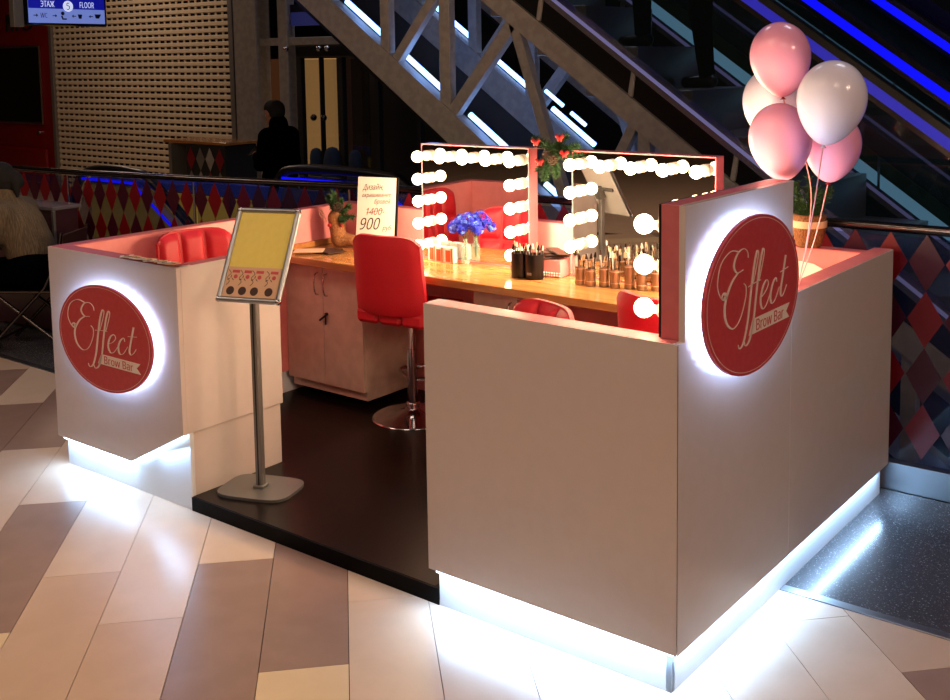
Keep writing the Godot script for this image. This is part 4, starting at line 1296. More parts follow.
func railing() -> void:
	var r := thing("glass_railing", "glass railing with red and plum diamonds along the atrium edge", "railing")
	var top := []
	var xs := []
	var x := -8.4
	while x <= 4.61:
		xs.append(x)
		x += 1.3
	for v in xs: top.append(rail_at(v) + Vector3(0, 1.125 + rail_drop(v), 0))
	part_tube("top_rail", top, 0.021, M.rail, r, 10)
	for i in xs.size() - 1:
		var a := rail_at(xs[i] + 0.008)
		var b := rail_at(xs[i + 1] - 0.008)
		var ang := atan2(-(b.z - a.z), b.x - a.x)
		var mid := (a + b) * 0.5
		var L := a.distance_to(b)
		var st := begin()
		add_box(st, Transform3D(Basis(Vector3.UP, ang), mid + Vector3(0, 0.605 + rail_drop(mid.x) / 2, 0)), Vector3(L, 0.97 + rail_drop(mid.x), 0.010), 0.001)
		obj("glass_panel", st, M.railglass, r)
		st = begin()
		add_box(st, Transform3D(Basis(Vector3.UP, ang), mid + Vector3(0, 0.061, 0.01)), Vector3(L + 0.012, 0.122, 0.05), 0.002)
		obj("base_channel", st, M.brushed, r)
		st = begin()
		cyl(st, Transform3D(Basis(), a + Vector3(-0.008, 0.123, 0.02)), 0.007, 0.98 + rail_drop(a.x), 8)
		obj("pin", st, M.chrome, r)
	var meshes := {}
	for w in [0.122, 0.146]:
		var st := begin()
		add_prism(st, Transform3D(), PackedVector2Array([Vector2(0, 0.12), Vector2(w / 2, 0), Vector2(0, -0.12), Vector2(-w / 2, 0)]), 0.002)
		meshes[w] = st.commit()
	x = -7.1
	var i := 0
	while x < 1.2:
		var left := x < -3.3
		var w := 0.122 if left else 0.146
		var p := rail_at(x)
		var q := rail_at(x + 0.1)
		var ang := atan2(-(q.z - p.z), 0.1)
		var rows := 4 if left or x > -0.4 else 1
		for j in rows:
			meshobj("diamond", meshes[w], M.dred if (i + j) % 2 == 0 else M.ddark, r, Transform3D(Basis(Vector3.UP, ang), p + Vector3(0, 0.988 + rail_drop(x) - 0.24 * j, 0.0085)))
		x += w + 0.004
		i += 1

# ---------------------------------------------------------------- escalators
const SL := 0.7
func slope_bar(called: String, x0: float, x1: float, b0: float, b1: float, z0: float, z1: float, m: Material, parent: Node) -> MeshInstance3D:
	# prism between the two sloping lines y = b - 0.7 x
	var st := begin()
	add_prism(st, Transform3D(Basis(), Vector3(0, 0, z0)), PackedVector2Array([Vector2(x0, b0 - SL * x0), Vector2(x1, b0 - SL * x1), Vector2(x1, b1 - SL * x1), Vector2(x0, b1 - SL * x0)]), z0 - z1)
	return obj(called, st, m, parent)

func strut(called: String, a: Vector3, b: Vector3, w: float, d: float, m: Material, parent: Node) -> void:
	var y := (b - a).normalized()
	var z := Vector3.BACK
	var x := y.cross(z).normalized()
	var st := begin()
	add_box(st, Transform3D(Basis(x, y, z), (a + b) * 0.5), Vector3(w, a.distance_to(b), d), 0.004)
	obj(called, st, m, parent)

func escalator(label: String, zn: float, bo: float, hand: Material, full: bool) -> void:
	var e := thing("escalator", label, "escalator", Vector3(0, bo, 0))
	var zf := zn - 1.05
	var xa := -6.4
	var xb := 4.4
	for z in [zn, zf]:
		var near: bool = z == zn
		slope_bar("bottom_chord", xa, xb, -1.363, -1.11, z, z - 0.10, M.truss, e)
		slope_bar("top_chord", xa, xb, -0.12, 0.06, z, z - 0.10, M.truss, e)
		slope_bar("dark_panel", xa, xb, 0.061, 0.24, z - 0.03, z - 0.05, M.darkpanel, e)
		slope_bar("deck", xa, xb, 0.241, 0.315, z + 0.02, z - 0.10, M.deck, e)
		slope_bar("deck_glow", xa, xb, 0.285, 0.312, z + 0.024, z + 0.0205, M.deckglow, e)  # lilac light along the deck, put in as a glowing strip
		slope_bar("glass_balustrade", xa, xb, 0.316, 1.20, z - 0.03, z - 0.042, M.escglass, e)
		slope_bar("handrail_base", xa, xb, 1.14, 1.18, z - 0.012, z - 0.06, M.rail, e)
		slope_bar("handrail", xa, xb, 1.25, 1.30, z + 0.01, z - 0.08, M.blackrubber, e)
		slope_bar("handrail_led", xa, xb, 1.216 - 0.035, 1.249, z + 0.005, z - 0.075, hand if near else (M.blueled if full else M.darkpanel), e)
		var posts := [[-5.75, -5.75, 0.09], [-4.95, -4.95, 0.09], [-4.35, -4.35, 0.09], [-3.76, -3.76, 0.10], [-4.27, -3.68, 0.075], [-5.65, -5.0, 0.075], [-3.72, -3.12, 0.095], [-2.66, -3.16, 0.075], [-2.10, -2.10, 0.09], [-2.60, -2.16, 0.07], [-2.05, -1.5, 0.08], [-0.95, -1.42, 0.08], [-0.4, -0.4, 0.09], [-0.35, 0.3, 0.08], [1.2, 1.2, 0.09], [1.25, 1.9, 0.08], [2.8, 2.8, 0.09]]
		for p in posts:
			strut("truss_brace", Vector3(p[0], -1.16 - SL * p[0], z - 0.05), Vector3(p[1], -0.06 - SL * p[1], z - 0.05), p[2], 0.07, M.truss, e)
		for k in 11:
			var x := -5.8 + 0.72 * k
			strut("panel_post", Vector3(x, 0.06 - SL * x, z - 0.02), Vector3(x + 0.03, 0.235 - SL * x, z - 0.02), 0.035, 0.02, M.truss, e)
		if full or not near:
			for q in [[-4.86, -4.42], [-4.26, -3.82], [-3.62, -3.22], [-2.95, -2.73], [-1.9, -1.5], [-0.3, 0.3]]:
				var zz: float = z - 0.13
				part_tube("led_tube", [Vector3(q[0], -1.085 - SL * q[0], zz), Vector3(q[1], -1.085 - SL * q[1], zz)], 0.022, M.coolled, e, 8)
				if near:
					omni(e, Vector3((q[0] + q[1]) / 2, -1.03 - SL * (q[0] + q[1]) / 2, zz - 0.05), Color(0.5, 0.68, 1.0), 0.08, 0.1)
			for q in [[-3.1, -2.95], [-2.88, -2.76], [-2.35, -2.15], [-2.0, -1.8]]:
				part_tube("led_tube", [Vector3(q[0], -0.55 - SL * q[0], z - 0.35), Vector3(q[1], -0.55 - SL * q[1], z - 0.35)], 0.015, M.coolled, e, 8)
	# skirting on the far inner side, the light on it put in as glow
	for k in 9:
		var x := -3.4 + 0.62 * k
		slope_bar("skirt_glow", x, x + 0.6, 0.34, 0.43, zf + 0.03, zf + 0.021, M.skirtglow, e)
		slope_bar("skirt_panel", x, x + 0.6, 0.432, 0.54, zf + 0.03, zf + 0.021, M.get("teal", mat(Color(0.05, 0.22, 0.2), 0.3)), e)
	# steps and soffit
	slope_bar("soffit", xa, xb, -1.40, -1.364, zn - 0.01, zf - 0.09, M.darkpanel, e)
	for k in 26:
		var x := -6.2 + 0.4 * k
		var y := 0.1 - SL * x
		part_box("step", Vector3(x, y - 0.33, zf + 0.05), Vector3(x + 0.4, y, zn - 0.11), M.steel, e, 0.003)

func escalators() -> void:
	M.teal = mat(Color(0.05, 0.22, 0.2), 0.3)
	escalator("nearest escalator with open grey truss and purple lit handrail", -3.4, 0.0, M.purpleled, true)
	escalator("farther escalator with deep blue lit handrails", -5.6, 0.09, M.blueled, false)
	# escalator going down on the left, its handrails looping over the landing
	var d := thing("escalator", "descending escalator with black looped handrails behind the left railing", "escalator")
	for z in [-2.45, -3.35]:
		var x0 := -5.45 if z < -3 else -6.9
		var x1 := -4.35 if z < -3 else -6.2
		var pts := [Vector3(x0 + 0.1, 0.15, z), Vector3(x0 - 0.12, 0.3, z), Vector3(x0 - 0.2, 0.6, z), Vector3(x0 - 0.08, 0.88, z), Vector3(x0 + 0.18, 0.98, z), Vector3(x1, 0.98, z), Vector3(x1 + 0.3, 0.88, z), Vector3(x1 + 1.2, 0.25, z), Vector3(x1 + 3.0, -1.0, z)]
		part_tube("handrail", smooth_path(pts, 6), 0.04, M.blackrubber, d, 10)
		var st := begin()
		add_prism(st, Transform3D(Basis(), Vector3(0, 0, z + 0.006)), PackedVector2Array([Vector2(x0 - 0.1, 0.06), Vector2(x0 - 0.16, 0.5), Vector2(x0, 0.85), Vector2(x0 + 0.2, 0.93), Vector2(x1, 0.93), Vector2(x1 + 0.25, 0.84), Vector2(x1 + 3.0, -1.08), Vector2(x1 + 3.0, -1.8), Vector2(x1 + 0.3, 0.06)]), 0.012)
		obj("glass_balustrade", st, M.escglass, d)
		part_tube("led_strip", [Vector3(x0, 0.9, z + 0.03), Vector3(x1, 0.9, z + 0.03), Vector3(x1 + 1.2, 0.17, z + 0.03)], 0.012, M.blueled, d, 6)
		st = begin()
		add_prism(st, Transform3D(Basis(), Vector3(0, 0, z + 0.05)), PackedVector2Array([Vector2(x0 - 0.2, 0.0), Vector2(x0 - 0.2, 0.22), Vector2(x1, 0.22), Vector2(x1 + 3.0, -1.7), Vector2(x1 + 3.0, -2.2), Vector2(x1, 0.0)]), 0.1)
		obj("skirt", st, M.brushed, d)
	part_box("comb_plate", Vector3(-6.9, 0.0, -3.29), Vector3(-6.0, 0.02, -2.51), M.steel, d, 0.002)
	part_box("added_amber_panel", Vector3(-8.4, 0.12, -3.46), Vector3(-6.0, 0.66, -3.42), glow(Color(0.62, 0.50, 0.18), 0.38), d, 0.002)  # added glowing panel, gives the yellow light behind the railing glass
	part_box("added_blue_panel", Vector3(-8.4, 0.68, -3.46), Vector3(-4.6, 0.80, -3.42), glow(Color(0.06, 0.12, 0.42), 0.35), d, 0.002)  # added glowing panel, gives the blue light behind the railing glass
	area(d, Vector3(-7.2, 0.4, -3.40), Vector3(0, 0, 1), Vector3.RIGHT, Vector2(2.4, 0.5), Color(1.0, 0.8, 0.35), 0.25)  # added light that goes with the amber panel

# ---------------------------------------------------------------- far shops
func far_shops() -> void:
	var Z := -6.0
	# roller shutter with slotted rows
	var s := thing("roller_shutter", "closed beige roller shutter with rows of slots", "shutter", Vector3(0, 0, Z))
	var bar := begin()
	add_box(bar, Transform3D(), Vector3(3.95, 0.052, 0.03), 0.008)
	var bm := bar.commit()
	var ties := begin()
	for i in 31:
		add_box(ties, Transform3D(Basis(), Vector3(-1.95 + 0.13 * i, 0.041, 0)), Vector3(0.03, 0.03, 0.012), 0.0)
	var tm := ties.commit()
	for i in 38:
		var y := 0.03 + 0.082 * i
		var sl := meshobj("slat", bm, M.shutter, s, Transform3D(Basis(), Vector3(-11.35, y, 0)))
		meshobj("slat_links", tm, M.shutter, sl).set_meta("kind", "stuff")
	for x in [-13.36, -9.34]:
		part_box("guide", Vector3(x - 0.04, 0, -0.04), Vector3(x + 0.04, 3.3, 0.05), M.steel, s, 0.004)
	part_box("dark_interior", Vector3(-13.3, 0, -0.3), Vector3(-9.4, 3.3, -0.25), M.walldark, s, 0.0)
	part_box("header", Vector3(-13.4, 3.15, -0.1), Vector3(-9.3, 3.5, 0.12), M.steel, s, 0.005)
	# red kiosk front
	var k := thing("shop_front", "dark red shop front with black screen at the left edge", "shop", Vector3(0, 0, Z))
	part_box("wall_panel", Vector3(-17.5, 0, -0.2), Vector3(-13.45, 3.4, 0.0), M.shopred, k, 0.01)
	part_box("screen_frame", Vector3(-16.5, 0.97, 0.0), Vector3(-13.70, 2.13, 0.03), M.chrome, k, 0.01)
	part_box("screen", Vector3(-16.45, 1.0, 0.031), Vector3(-13.74, 2.10, 0.04), M.shopdark, k, 0.005)
	part_box("lower_panel", Vector3(-16.5, 0.1, 0.0), Vector3(-13.6, 0.62, 0.06), M.shopred, k, 0.03)
	var st := begin(); cyl(st, Transform3D(Basis(Vector3.RIGHT, PI / 2), Vector3(-13.85, 0.85, 0.0)), 0.035, 0.03, 14); obj("lock", st, M.chrome, k)
	text("МО", "Droid Sans", 0.26, Transform3D(Basis(), Vector3(-14.25, 2.47, 0.01)), mat(Color(0.04, 0.10, 0.05), 0.5), k, 0.72, 0.02)
	# pillar with glass doors
	var g := thing("glass_entrance", "glass entrance with a warm lit door and grey posts", "entrance", Vector3(0, 0, -5.2))
	part_box("post", Vector3(-8.22, 0, -0.1), Vector3(-7.85, 3.6, 0.1), M.truss, g, 0.01)
	part_box("post", Vector3(-7.55, 0, -0.06), Vector3(-7.40, 3.6, 0.06), M.truss, g, 0.01)
	part_box("header", Vector3(-7.85, 2.02, -0.05), Vector3(-5.0, 2.10, 0.05), M.truss, g, 0.005)
	part_box("dark_header", Vector3(-7.40, 1.90, -0.09), Vector3(-5.0, 2.0, -0.06), M.walldark, g, 0.0)
	part_box("lit_room", Vector3(-7.92, 0.05, -0.62), Vector3(-7.38, 1.88, -0.57), M.warmroom, g, 0.0)
	part_box("dim_room", Vector3(-8.42, 0.05, -0.62), Vector3(-8.15, 1.88, -0.57), glow(Color(0.30, 0.17, 0.08), 0.35), g, 0.0)
	part_box("dim_room", Vector3(-7.22, 0.05, -0.62), Vector3(-6.95, 1.88, -0.57), glow(Color(0.12, 0.06, 0.035), 0.35), g, 0.0)
	for x in [-7.26, -6.955, -6.65, -6.15, -5.6, -5.1]:
		var hw := 0.010 if x == -6.955 else 0.025
		part_box("door_stile", Vector3(x - hw, 0.0, -0.03), Vector3(x + hw, 1.89, 0.03), M.walldark, g, 0.003)
	for x in [-7.1, -6.8, -6.4]:
		part_box("door_pane", Vector3(x - 0.12, 0.03, -0.008), Vector3(x + 0.12, 1.87, 0.008), M.escglass, g, 0.0)
	for x in [-7.03, -6.88]:
		st = begin(); ball(st, Transform3D(Basis(), Vector3(x, 1.27, 0.06)), 0.035, 8, 12); obj("knob", st, M.shopdark, g)
	for e in [[-7.02, 0.10], [-6.78, 0.13], [-6.45, 0.10]]:
		st = begin()
		add_body(st, [[Vector3(e[0], 0.55, 0.05), Vector3(e[0], 0.75, 0.05), e[1], e[1] * 0.8], [Vector3(e[0], 0.85, 0.05), Vector3(e[0], 0.90, 0.05), e[1] * 0.7, e[1] * 0.6]], 0.025, 0.03)
		obj("plush_display", st, mat(Color(0.10, 0.16, 0.26), 0.9), g)
	for e in [[-7.4, 2.06], [-6.9, 2.06], [-6.78, 2.06]]:
		st = begin(); ball(st, Transform3D(Basis(), Vector3(e[0], e[1] - 0.08, 0.08)), 0.03, 8, 10); obj("spot", st, M.chrome, g)
	part_box("info_screen", Vector3(-7.38, 2.22, -0.02), Vector3(-6.80, 2.44, 0.02), glow(Color(0.16, 0.18, 0.42), 0.35), g, 0.004)
	part_box("info_screen_header", Vector3(-7.38, 2.36, 0.0201), Vector3(-6.80, 2.44, 0.023), mat(Color(0.02, 0.03, 0.18), 0.4), g, 0.0)
	part_box("back_wall", Vector3(-8.3, 0, -0.9), Vector3(-5.1, 2.1, -0.85), M.walldark, g, 0.0)
	# hanging floor guide screen, facing along the walkway
	var h := thing("information_screen", "hanging blue and white floor guide screen with arrows", "screen", Vector3(-7.0, 2.45, -2.43), PI / 2)
	part_box("housing", Vector3(-0.37, -0.29, -0.06), Vector3(0.36, 0.35, -0.001), M.shopdark, h, 0.01)
	part_box("side_plate", Vector3(-0.46, -0.30, -0.08), Vector3(-0.375, 0.35, -0.01), M.steel, h, 0.005)
	part_box("hanger", Vector3(-0.02, 0.35, -0.05), Vector3(0.02, 1.75, -0.01), M.steel, h, 0.003)
	var scr := part_box("screen", Vector3(-0.345, -0.265, 0.0), Vector3(0.335, 0.33, 0.004), glow(Color(0.42, 0.50, 0.80), 0.75), h, 0.0)
	part_box("screen_header", Vector3(-0.345, -0.148, 0.0042), Vector3(0.335, 0.33, 0.005), glow(Color(0.03, 0.06, 0.55), 0.8), scr, 0.0)
	var wl := glow(Color(0.8, 0.85, 1.0), 0.8)
	var dk := mat(Color(0.03, 0.05, 0.3), 0.5)
	text("ЭТАЖ", "Droid Sans", 0.05, Transform3D(Basis(), Vector3(-0.18, -0.112, 0.006)), wl, scr, 0.12, 0.001)
	text("FLOOR", "Droid Sans", 0.05, Transform3D(Basis(), Vector3(0.17, -0.112, 0.006)), wl, scr, 0.13, 0.001)
	st = begin(); add_prism(st, Transform3D(Basis(), Vector3(0, -0.125, 0.0065)), circle_poly(0.045, 24), 0.001); obj("screen_badge", st, wl, scr)
	text("5", "Droid Sans", 0.06, Transform3D(Basis(), Vector3(0, -0.125, 0.007)), dk, scr, 0.03, 0.001)
	text("WC", "Droid Sans", 0.04, Transform3D(Basis(), Vector3(-0.215, -0.205, 0.006)), dk, scr, 0.06, 0.001)
	for e in [[-0.285, 1.0], [-0.12, 1.0], [0.05, -1.0], [0.205, -1.0]]:
		st = begin()
		var ap := PackedVector2Array()
		for q in [[-0.02, 0.003], [0.004, 0.003], [0.004, 0.013], [0.02, 0.0], [0.004, -0.013], [0.004, -0.003], [-0.02, -0.003]]:
			ap.append(Vector2(q[0] * e[1], q[1]))
		add_prism(st, Transform3D(Basis(), Vector3(e[0], -0.205, 0.006)), ap, 0.001)
		obj("arrow", st, dk, scr)
	st = begin()
	add_prism(st, Transform3D(Basis(), Vector3(-0.05, -0.185, 0.006)), circle_poly(0.016, 12), 0.001)
	add_tube(st, [Vector3(-0.06, -0.205, 0.006), Vector3(-0.05, -0.23, 0.006), Vector3(-0.02, -0.23, 0.006)], 0.007, 5)
	add_prism(st, Transform3D(), PackedVector2Array([Vector2(0.085, -0.19), Vector2(0.125, -0.19), Vector2(0.117, -0.225), Vector2(0.093, -0.225)]), -0.006)
	add_prism(st, Transform3D(), PackedVector2Array([Vector2(0.24, -0.185), Vector2(0.30, -0.185), Vector2(0.28, -0.22), Vector2(0.25, -0.22)]), -0.006)
	obj("pictogram", st, dk, scr)
	area(h, Vector3(0, 0.0, 0.02), Vector3.BACK, Vector3.RIGHT, Vector2(0.68, 0.55), Color(0.5, 0.6, 1.0), 0.05)
	# small high table by the shutter
	var t := thing("high_table", "small wooden-topped high table in front of the roller shutter", "table", Vector3(-7.9, 0, -4.5))
	part_box("table_top", Vector3(-0.53, 1.02, -0.2), Vector3(0.5, 1.05, 0.2), M.oak, t, 0.004)
	part_box("side_board", Vector3(-0.15, 0, -0.2), Vector3(0.48, 1.015, 0.2), M.walldark, t, 0.002)
	part_box("leg", Vector3(-0.45, 0, -0.2), Vector3(-0.40, 1.015, 0.2), M.steel, t, 0.002)
	var q := 0
	for x in 4:
		for y in 3:
			st = begin()
			add_prism(st, Transform3D(Basis(), Vector3(-0.07 + 0.155 * x, 0.87 - 0.24 * y, 0.203)), PackedVector2Array([Vector2(0, 0.12), Vector2(0.07, 0), Vector2(0, -0.12), Vector2(-0.07, 0)]), 0.002)
			obj("diamond", st, [M.dred, M.steel, M.truss][(x + y) % 3], t)
			q += 1

# ---------------------------------------------------------------- people
func hand_bones(w: Vector3, d: Vector3, up: Vector3, side: float) -> Array:
	# palm and five fingers from wrist w along d
	var x := d.cross(up).normalized() * side
	var b := [[w, w + d * 0.085, 0.024, 0.030]]
	for i in 4:
		var o := w + d * 0.085 + x * (0.024 - 0.016 * i)
		var ln: float = [0.065, 0.075, 0.07, 0.055][i]
		var k := o + d * ln * 0.55 - up * 0.008
		b.append([o, k, 0.009, 0.0085])
		b.append([k, k + (d * 0.6 - up * 0.8).normalized() * ln * 0.5, 0.0085, 0.007])
	var th := w + d * 0.03 + x * 0.025
	b.append([th, th + (d * 0.6 + x * 0.8).normalized() * 0.045, 0.011, 0.010])
	b.append([th + (d * 0.6 + x * 0.8).normalized() * 0.045, th + (d * 0.95 + x * 0.75).normalized() * 0.075, 0.010, 0.008])
	return b

func head_bones(c: Vector3, f: Vector3) -> Array:
	# skull, jaw, nose, ears round centre c looking along f
	var up := Vector3.UP
	var r := f.cross(up).normalized()
	return [[c + up * 0.03 - f * 0.02, c + up * 0.035 + f * 0.015, 0.088, 0.085], [c - up * 0.04 + f * 0.03, c - up * 0.085 + f * 0.05, 0.06, 0.035], [c + f * 0.095 + up * 0.0, c + f * 0.115 - up * 0.025, 0.009, 0.013], [c + r * 0.085, c + r * 0.088 - up * 0.03, 0.014, 0.010], [c - r * 0.085, c - r * 0.088 - up * 0.03, 0.014, 0.010], [c + f * 0.078 - up * 0.062 - r * 0.018, c + f * 0.078 - up * 0.062 + r * 0.018, 0.011, 0.011]]

func face(parent: Node, c: Vector3, f: Vector3) -> void:
	var up := Vector3.UP
	var r := f.cross(up).normalized()
	var st := begin()
	for s in [-1.0, 1.0]: ball(st, Transform3D(Basis(), c + f * 0.082 + r * 0.032 * s + up * 0.008), 0.011, 8, 10)
	obj("eye", st, M.white, parent)
	st = begin()
	for s in [-1.0, 1.0]: ball(st, Transform3D(Basis(), c + f * 0.0895 + r * 0.032 * s + up * 0.008), 0.0055, 6, 8)
	obj("iris", st, M.ink, parent)

func people() -> void:
	# woman on a folding chair at the left edge; local: sits facing -x
	var w := thing("person", "seated woman in a tan ribbed sweater and dark trousers", "person", Vector3(-5.36, 0.0, -1.12), 0.6)
	w.scale = Vector3.ONE * 0.96
	var hip := Vector3(0, 0.55, 0)
	var chest := Vector3(-0.10, 0.83, 0)
	var neck := Vector3(-0.17, 1.02, 0)
	var hc := Vector3(-0.24, 1.13, 0.0)
	var f := Vector3(-0.85, -0.35, 0.1).normalized()
	var torso := [[hip + Vector3(0, 0, -0.09), hip + Vector3(0, 0, 0.09), 0.13, 0.13], [hip, chest, 0.14, 0.145], [hip + Vector3(-0.02, 0.1, -0.07), chest + Vector3(0, 0, -0.09), 0.10, 0.10], [hip + Vector3(-0.02, 0.1, 0.07), chest + Vector3(0, 0, 0.09), 0.10, 0.10], [chest, neck + Vector3(0.03, -0.06, 0), 0.13, 0.075], [chest + Vector3(-0.04, 0.1, -0.15), chest + Vector3(-0.04, 0.1, 0.15), 0.075, 0.075]]
	var arms := []
	var hands := []
	for s in [-1.0, 1.0]:
		var sh := chest + Vector3(-0.04, 0.09, 0.185 * s)
		var el := Vector3(-0.22, 0.66, 0.25 * s)
		var wr := Vector3(-0.46, 0.70, 0.14 * s)
		arms.append([sh, el, 0.062, 0.048]); arms.append([el, wr, 0.048, 0.032])
		hands.append_array(hand_bones(wr, (wr - el).normalized(), Vector3.UP, -s))
	var legs := []
	var feet := []
	for s in [-1.0, 1.0]:
		var a := hip + Vector3(-0.02, -0.02, 0.09 * s)
		var kn := Vector3(-0.44, 0.50, 0.12 * s)
		var an := Vector3(-0.36 + 0.06 * s, 0.09, 0.13 * s)
		legs.append([a, kn, 0.095, 0.062]); legs.append([kn, an, 0.06, 0.042])
		feet.append([an + Vector3(0.03, -0.045, 0), an + Vector3(-0.15, -0.055, 0), 0.04, 0.034])
	var nk := [[neck + Vector3(0.02, -0.04, 0), hc + Vector3(0.02, -0.03, 0), 0.05, 0.052]]
	var st := begin()
	var all := []
	for l in [torso, arms, legs, nk]:
		for b in l: all.append([b[0], b[1], b[2] - 0.012, b[3] - 0.012])
	for b in feet: all.append(b)
	add_body(st, all, 0.018, 0.03)
	add_body(st, head_bones(hc, f), 0.008, 0.02)
	for b in [0, 11]: add_body(st, hands.slice(b, b + 11), 0.005, 0.006)
	var body := obj("body", st, M.skin, w)
	face(body, hc, f)
	st = begin(); add_body(st, torso.slice(2) + [[hip + Vector3(-0.03, 0.12, 0), chest, 0.15, 0.15]] + arms + [[neck + Vector3(0.02, -0.06, 0), neck + Vector3(-0.02, 0.03, 0), 0.07, 0.065]], 0.016, 0.035, 0.012); obj("sweater", st, M.sweater, w)
	st = begin(); add_body(st, torso.slice(0, 1) + [[hip, hip + Vector3(-0.02, 0.06, 0), 0.145, 0.14]] + legs, 0.018, 0.03, 0.010); obj("trousers", st, M.trousers, w)
	st = begin(); add_body(st, feet, 0.012, 0.02, 0.008); obj("shoes", st, M.black, w)
	st = begin(); add_body(st, [[hc + Vector3(0.03, 0.05, 0), hc + Vector3(-0.03, 0.055, 0), 0.092, 0.085], [hc + Vector3(0.05, 0.0, 0), hc + Vector3(0.06, -0.05, 0), 0.08, 0.06], [hc + Vector3(0.13, 0.03, 0.0), hc + Vector3(0.15, 0.0, 0.0), 0.045, 0.04], [hc + Vector3(0.14, 0.0, 0.02), hc + Vector3(0.16, -0.09, 0.04), 0.035, 0.012]], 0.010, 0.02); obj("hair", st, M.hair, w)
	# her folding chair
	var c := thing("folding_chair", "metal folding chair under the seated woman", "chair", Vector3(-5.36, 0.0, -1.12), 0.6)
	part_box("seat", Vector3(-0.22, 0.385, -0.2), Vector3(0.19, 0.405, 0.2), M.rail, c, 0.005)
	for s in [-0.19, 0.19]:
		part_tube("leg", [Vector3(-0.26, 0.012, s), Vector3(0.14, 0.42, s), Vector3(0.24, 0.62, s), Vector3(0.27, 0.78, s)], 0.012, M.rail, c, 8)
		part_tube("leg", [Vector3(0.26, 0.012, s * 0.9), Vector3(-0.20, 0.38, s * 0.9)], 0.012, M.rail, c, 8)
	part_tube("stretcher", [Vector3(0.16, 0.09, -0.17), Vector3(0.16, 0.09, 0.17)], 0.008, M.rail, c, 8)
	part_tube("stretcher", [Vector3(-0.20, 0.07, -0.19), Vector3(-0.20, 0.07, 0.19)], 0.008, M.rail, c, 8)
	st = begin(); add_box(st, Transform3D(Basis(Vector3.BACK, -0.2), Vector3(0.262, 0.70, 0)), Vector3(0.012, 0.13, 0.37), 0.004); obj("backrest", st, M.brown, c)
	# table with pale glass case before the railing
	var tb := thing("display_table", "pale boxy table with metal edge behind the seated woman", "table", Vector3(-5.85, 0, -1.42), 0.1)
	part_box("table_top", Vector3(-0.42, 0.86, -0.1), Vector3(0.36, 0.885, 0.13), mat(Color(0.45, 0.42, 0.45), 0.2), tb, 0.003)
	part_box("front_panel", Vector3(-0.40, 0.02, -0.08), Vector3(0.34, 0.859, 0.11), mat(Color(0.26, 0.14, 0.17), 0.3), tb, 0.003)
	for x in [-0.41, 0.35]:
		part_box("leg", Vector3(x - 0.012, 0, 0.111), Vector3(x + 0.012, 0.859, 0.13), M.steel, tb, 0.002)
	# standing person in dark coat beyond the railing
	standing(Vector3(-6.20, 0.0, -3.95), -1.5, 0.85, "person in a dark coat looking down at a phone beyond the left railing", false)
	standing(Vector3(-2.0, 1.642, -3.95), -PI / 2, 1.0, "person in dark clothes riding the nearest escalator, only legs in view", true)

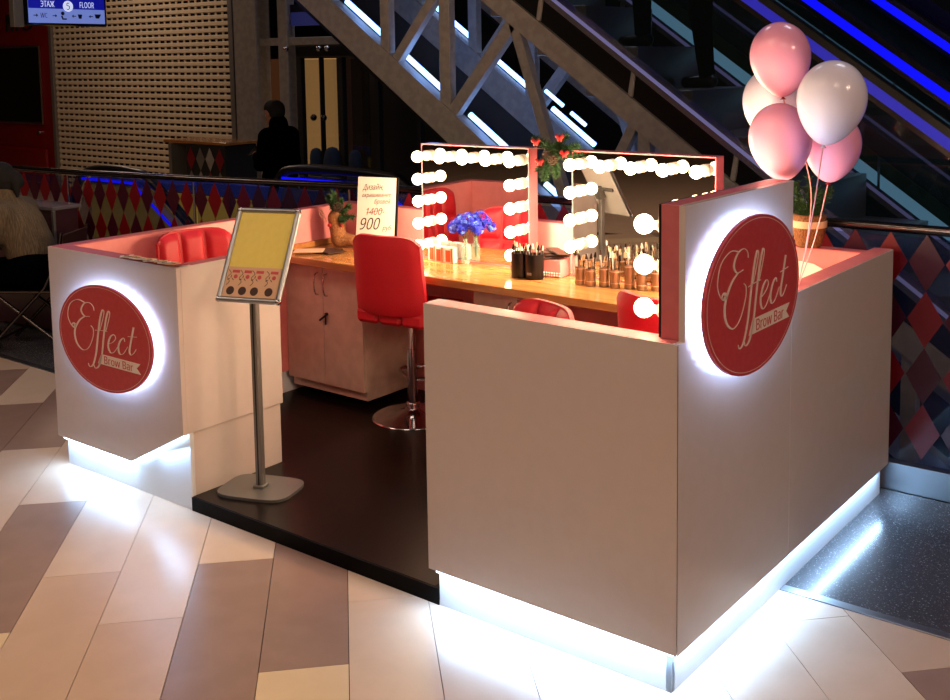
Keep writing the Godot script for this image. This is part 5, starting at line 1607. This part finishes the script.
func standing(at: Vector3, turn: float, sc: float, label: String, stride: bool) -> void:
	var p := thing("person", label, "person", at, turn)
	p.scale = Vector3.ONE * sc
	var f := Vector3(0, -0.45, 1).normalized()
	var hc := Vector3(0, 1.63, 0.07)
	var torso := [[Vector3(-0.08, 0.95, 0), Vector3(0.08, 0.95, 0), 0.12, 0.12], [Vector3(0, 0.95, 0), Vector3(0, 1.25, -0.01), 0.14, 0.15], [Vector3(-0.08, 1.05, 0), Vector3(-0.1, 1.3, 0), 0.1, 0.11], [Vector3(0.08, 1.05, 0), Vector3(0.1, 1.3, 0), 0.1, 0.11], [Vector3(-0.16, 1.40, 0), Vector3(0.16, 1.40, 0), 0.075, 0.075], [Vector3(0, 1.3, 0), Vector3(0, 1.46, 0), 0.14, 0.08]]
	var arms := []
	var hands := []
	for s in [-1.0, 1.0]:
		var sh := Vector3(0.20 * s, 1.39, 0)
		var el := Vector3(0.25 * s, 1.10, 0.03)
		var wr := Vector3(0.07 * s, 1.17, 0.27)
		arms.append([sh, el, 0.06, 0.05]); arms.append([el, wr, 0.05, 0.034])
		hands.append_array(hand_bones(wr, (wr - el).normalized(), Vector3.UP, s))
	var legs := []
	var feet := []
	for s in [-1.0, 1.0]:
		var lift := 0.28 if stride and s > 0 else 0.0
		var fz := 0.38 if stride and s > 0 else 0.0
		var kn := Vector3(0.10 * s, 0.50 + lift * 0.9, fz * 0.9 + 0.03)
		var an := Vector3(0.10 * s, 0.09 + lift, fz - 0.02)
		legs.append([Vector3(0.09 * s, 0.93, 0), kn, 0.095, 0.065]); legs.append([kn, an, 0.064, 0.045])
		feet.append([an + Vector3(0, -0.045, -0.03), an + Vector3(0, -0.055, 0.15), 0.042, 0.034])
	var all := []
	for l in [torso, arms, legs]:
		for b in l: all.append([b[0], b[1], b[2] - 0.015, b[3] - 0.015])
	all.append_array(feet)
	all.append([Vector3(0, 1.42, 0), hc + Vector3(0, -0.04, -0.01), 0.052, 0.052])
	var st := begin()
	add_body(st, all, 0.02, 0.03)
	add_body(st, head_bones(hc, f), 0.01, 0.02)
	for b in [0, 11]: add_body(st, hands.slice(b, b + 11), 0.006, 0.006)
	var body := obj("body", st, M.skin, p)
	face(body, hc, f)
	st = begin(); add_body(st, torso + arms + [[Vector3(0, 1.42, -0.01), Vector3(0, 1.52, 0.0), 0.085, 0.085], [Vector3(-0.07, 0.75, 0), Vector3(0.07, 0.75, 0), 0.14, 0.14]], 0.02, 0.03, 0.015); obj("coat", st, M.coat, p)
	st = begin(); add_body(st, legs, 0.02, 0.03, 0.01); obj("trousers", st, M.coat, p)
	st = begin(); add_body(st, feet, 0.015, 0.02, 0.008); obj("shoes", st, M.black, p)
	st = begin(); add_body(st, [[hc + Vector3(0, 0.045, -0.035), hc + Vector3(0, 0.055, 0.02), 0.098, 0.085], [hc + Vector3(0, 0.0, -0.06), hc + Vector3(0, -0.06, -0.06), 0.08, 0.06]], 0.012, 0.02); obj("hair", st, M.hair, p)
	if not stride:
		st = begin(); add_box(st, Transform3D(Basis(Vector3.RIGHT, 0.7), Vector3(0, 1.22, 0.38)), Vector3(0.075, 0.008, 0.15), 0.003)
		var ph := obj("phone", st, M.black)
		ph.transform = p.transform * ph.transform
		tag(ph, "dark phone held by the person in a dark coat", "phone")
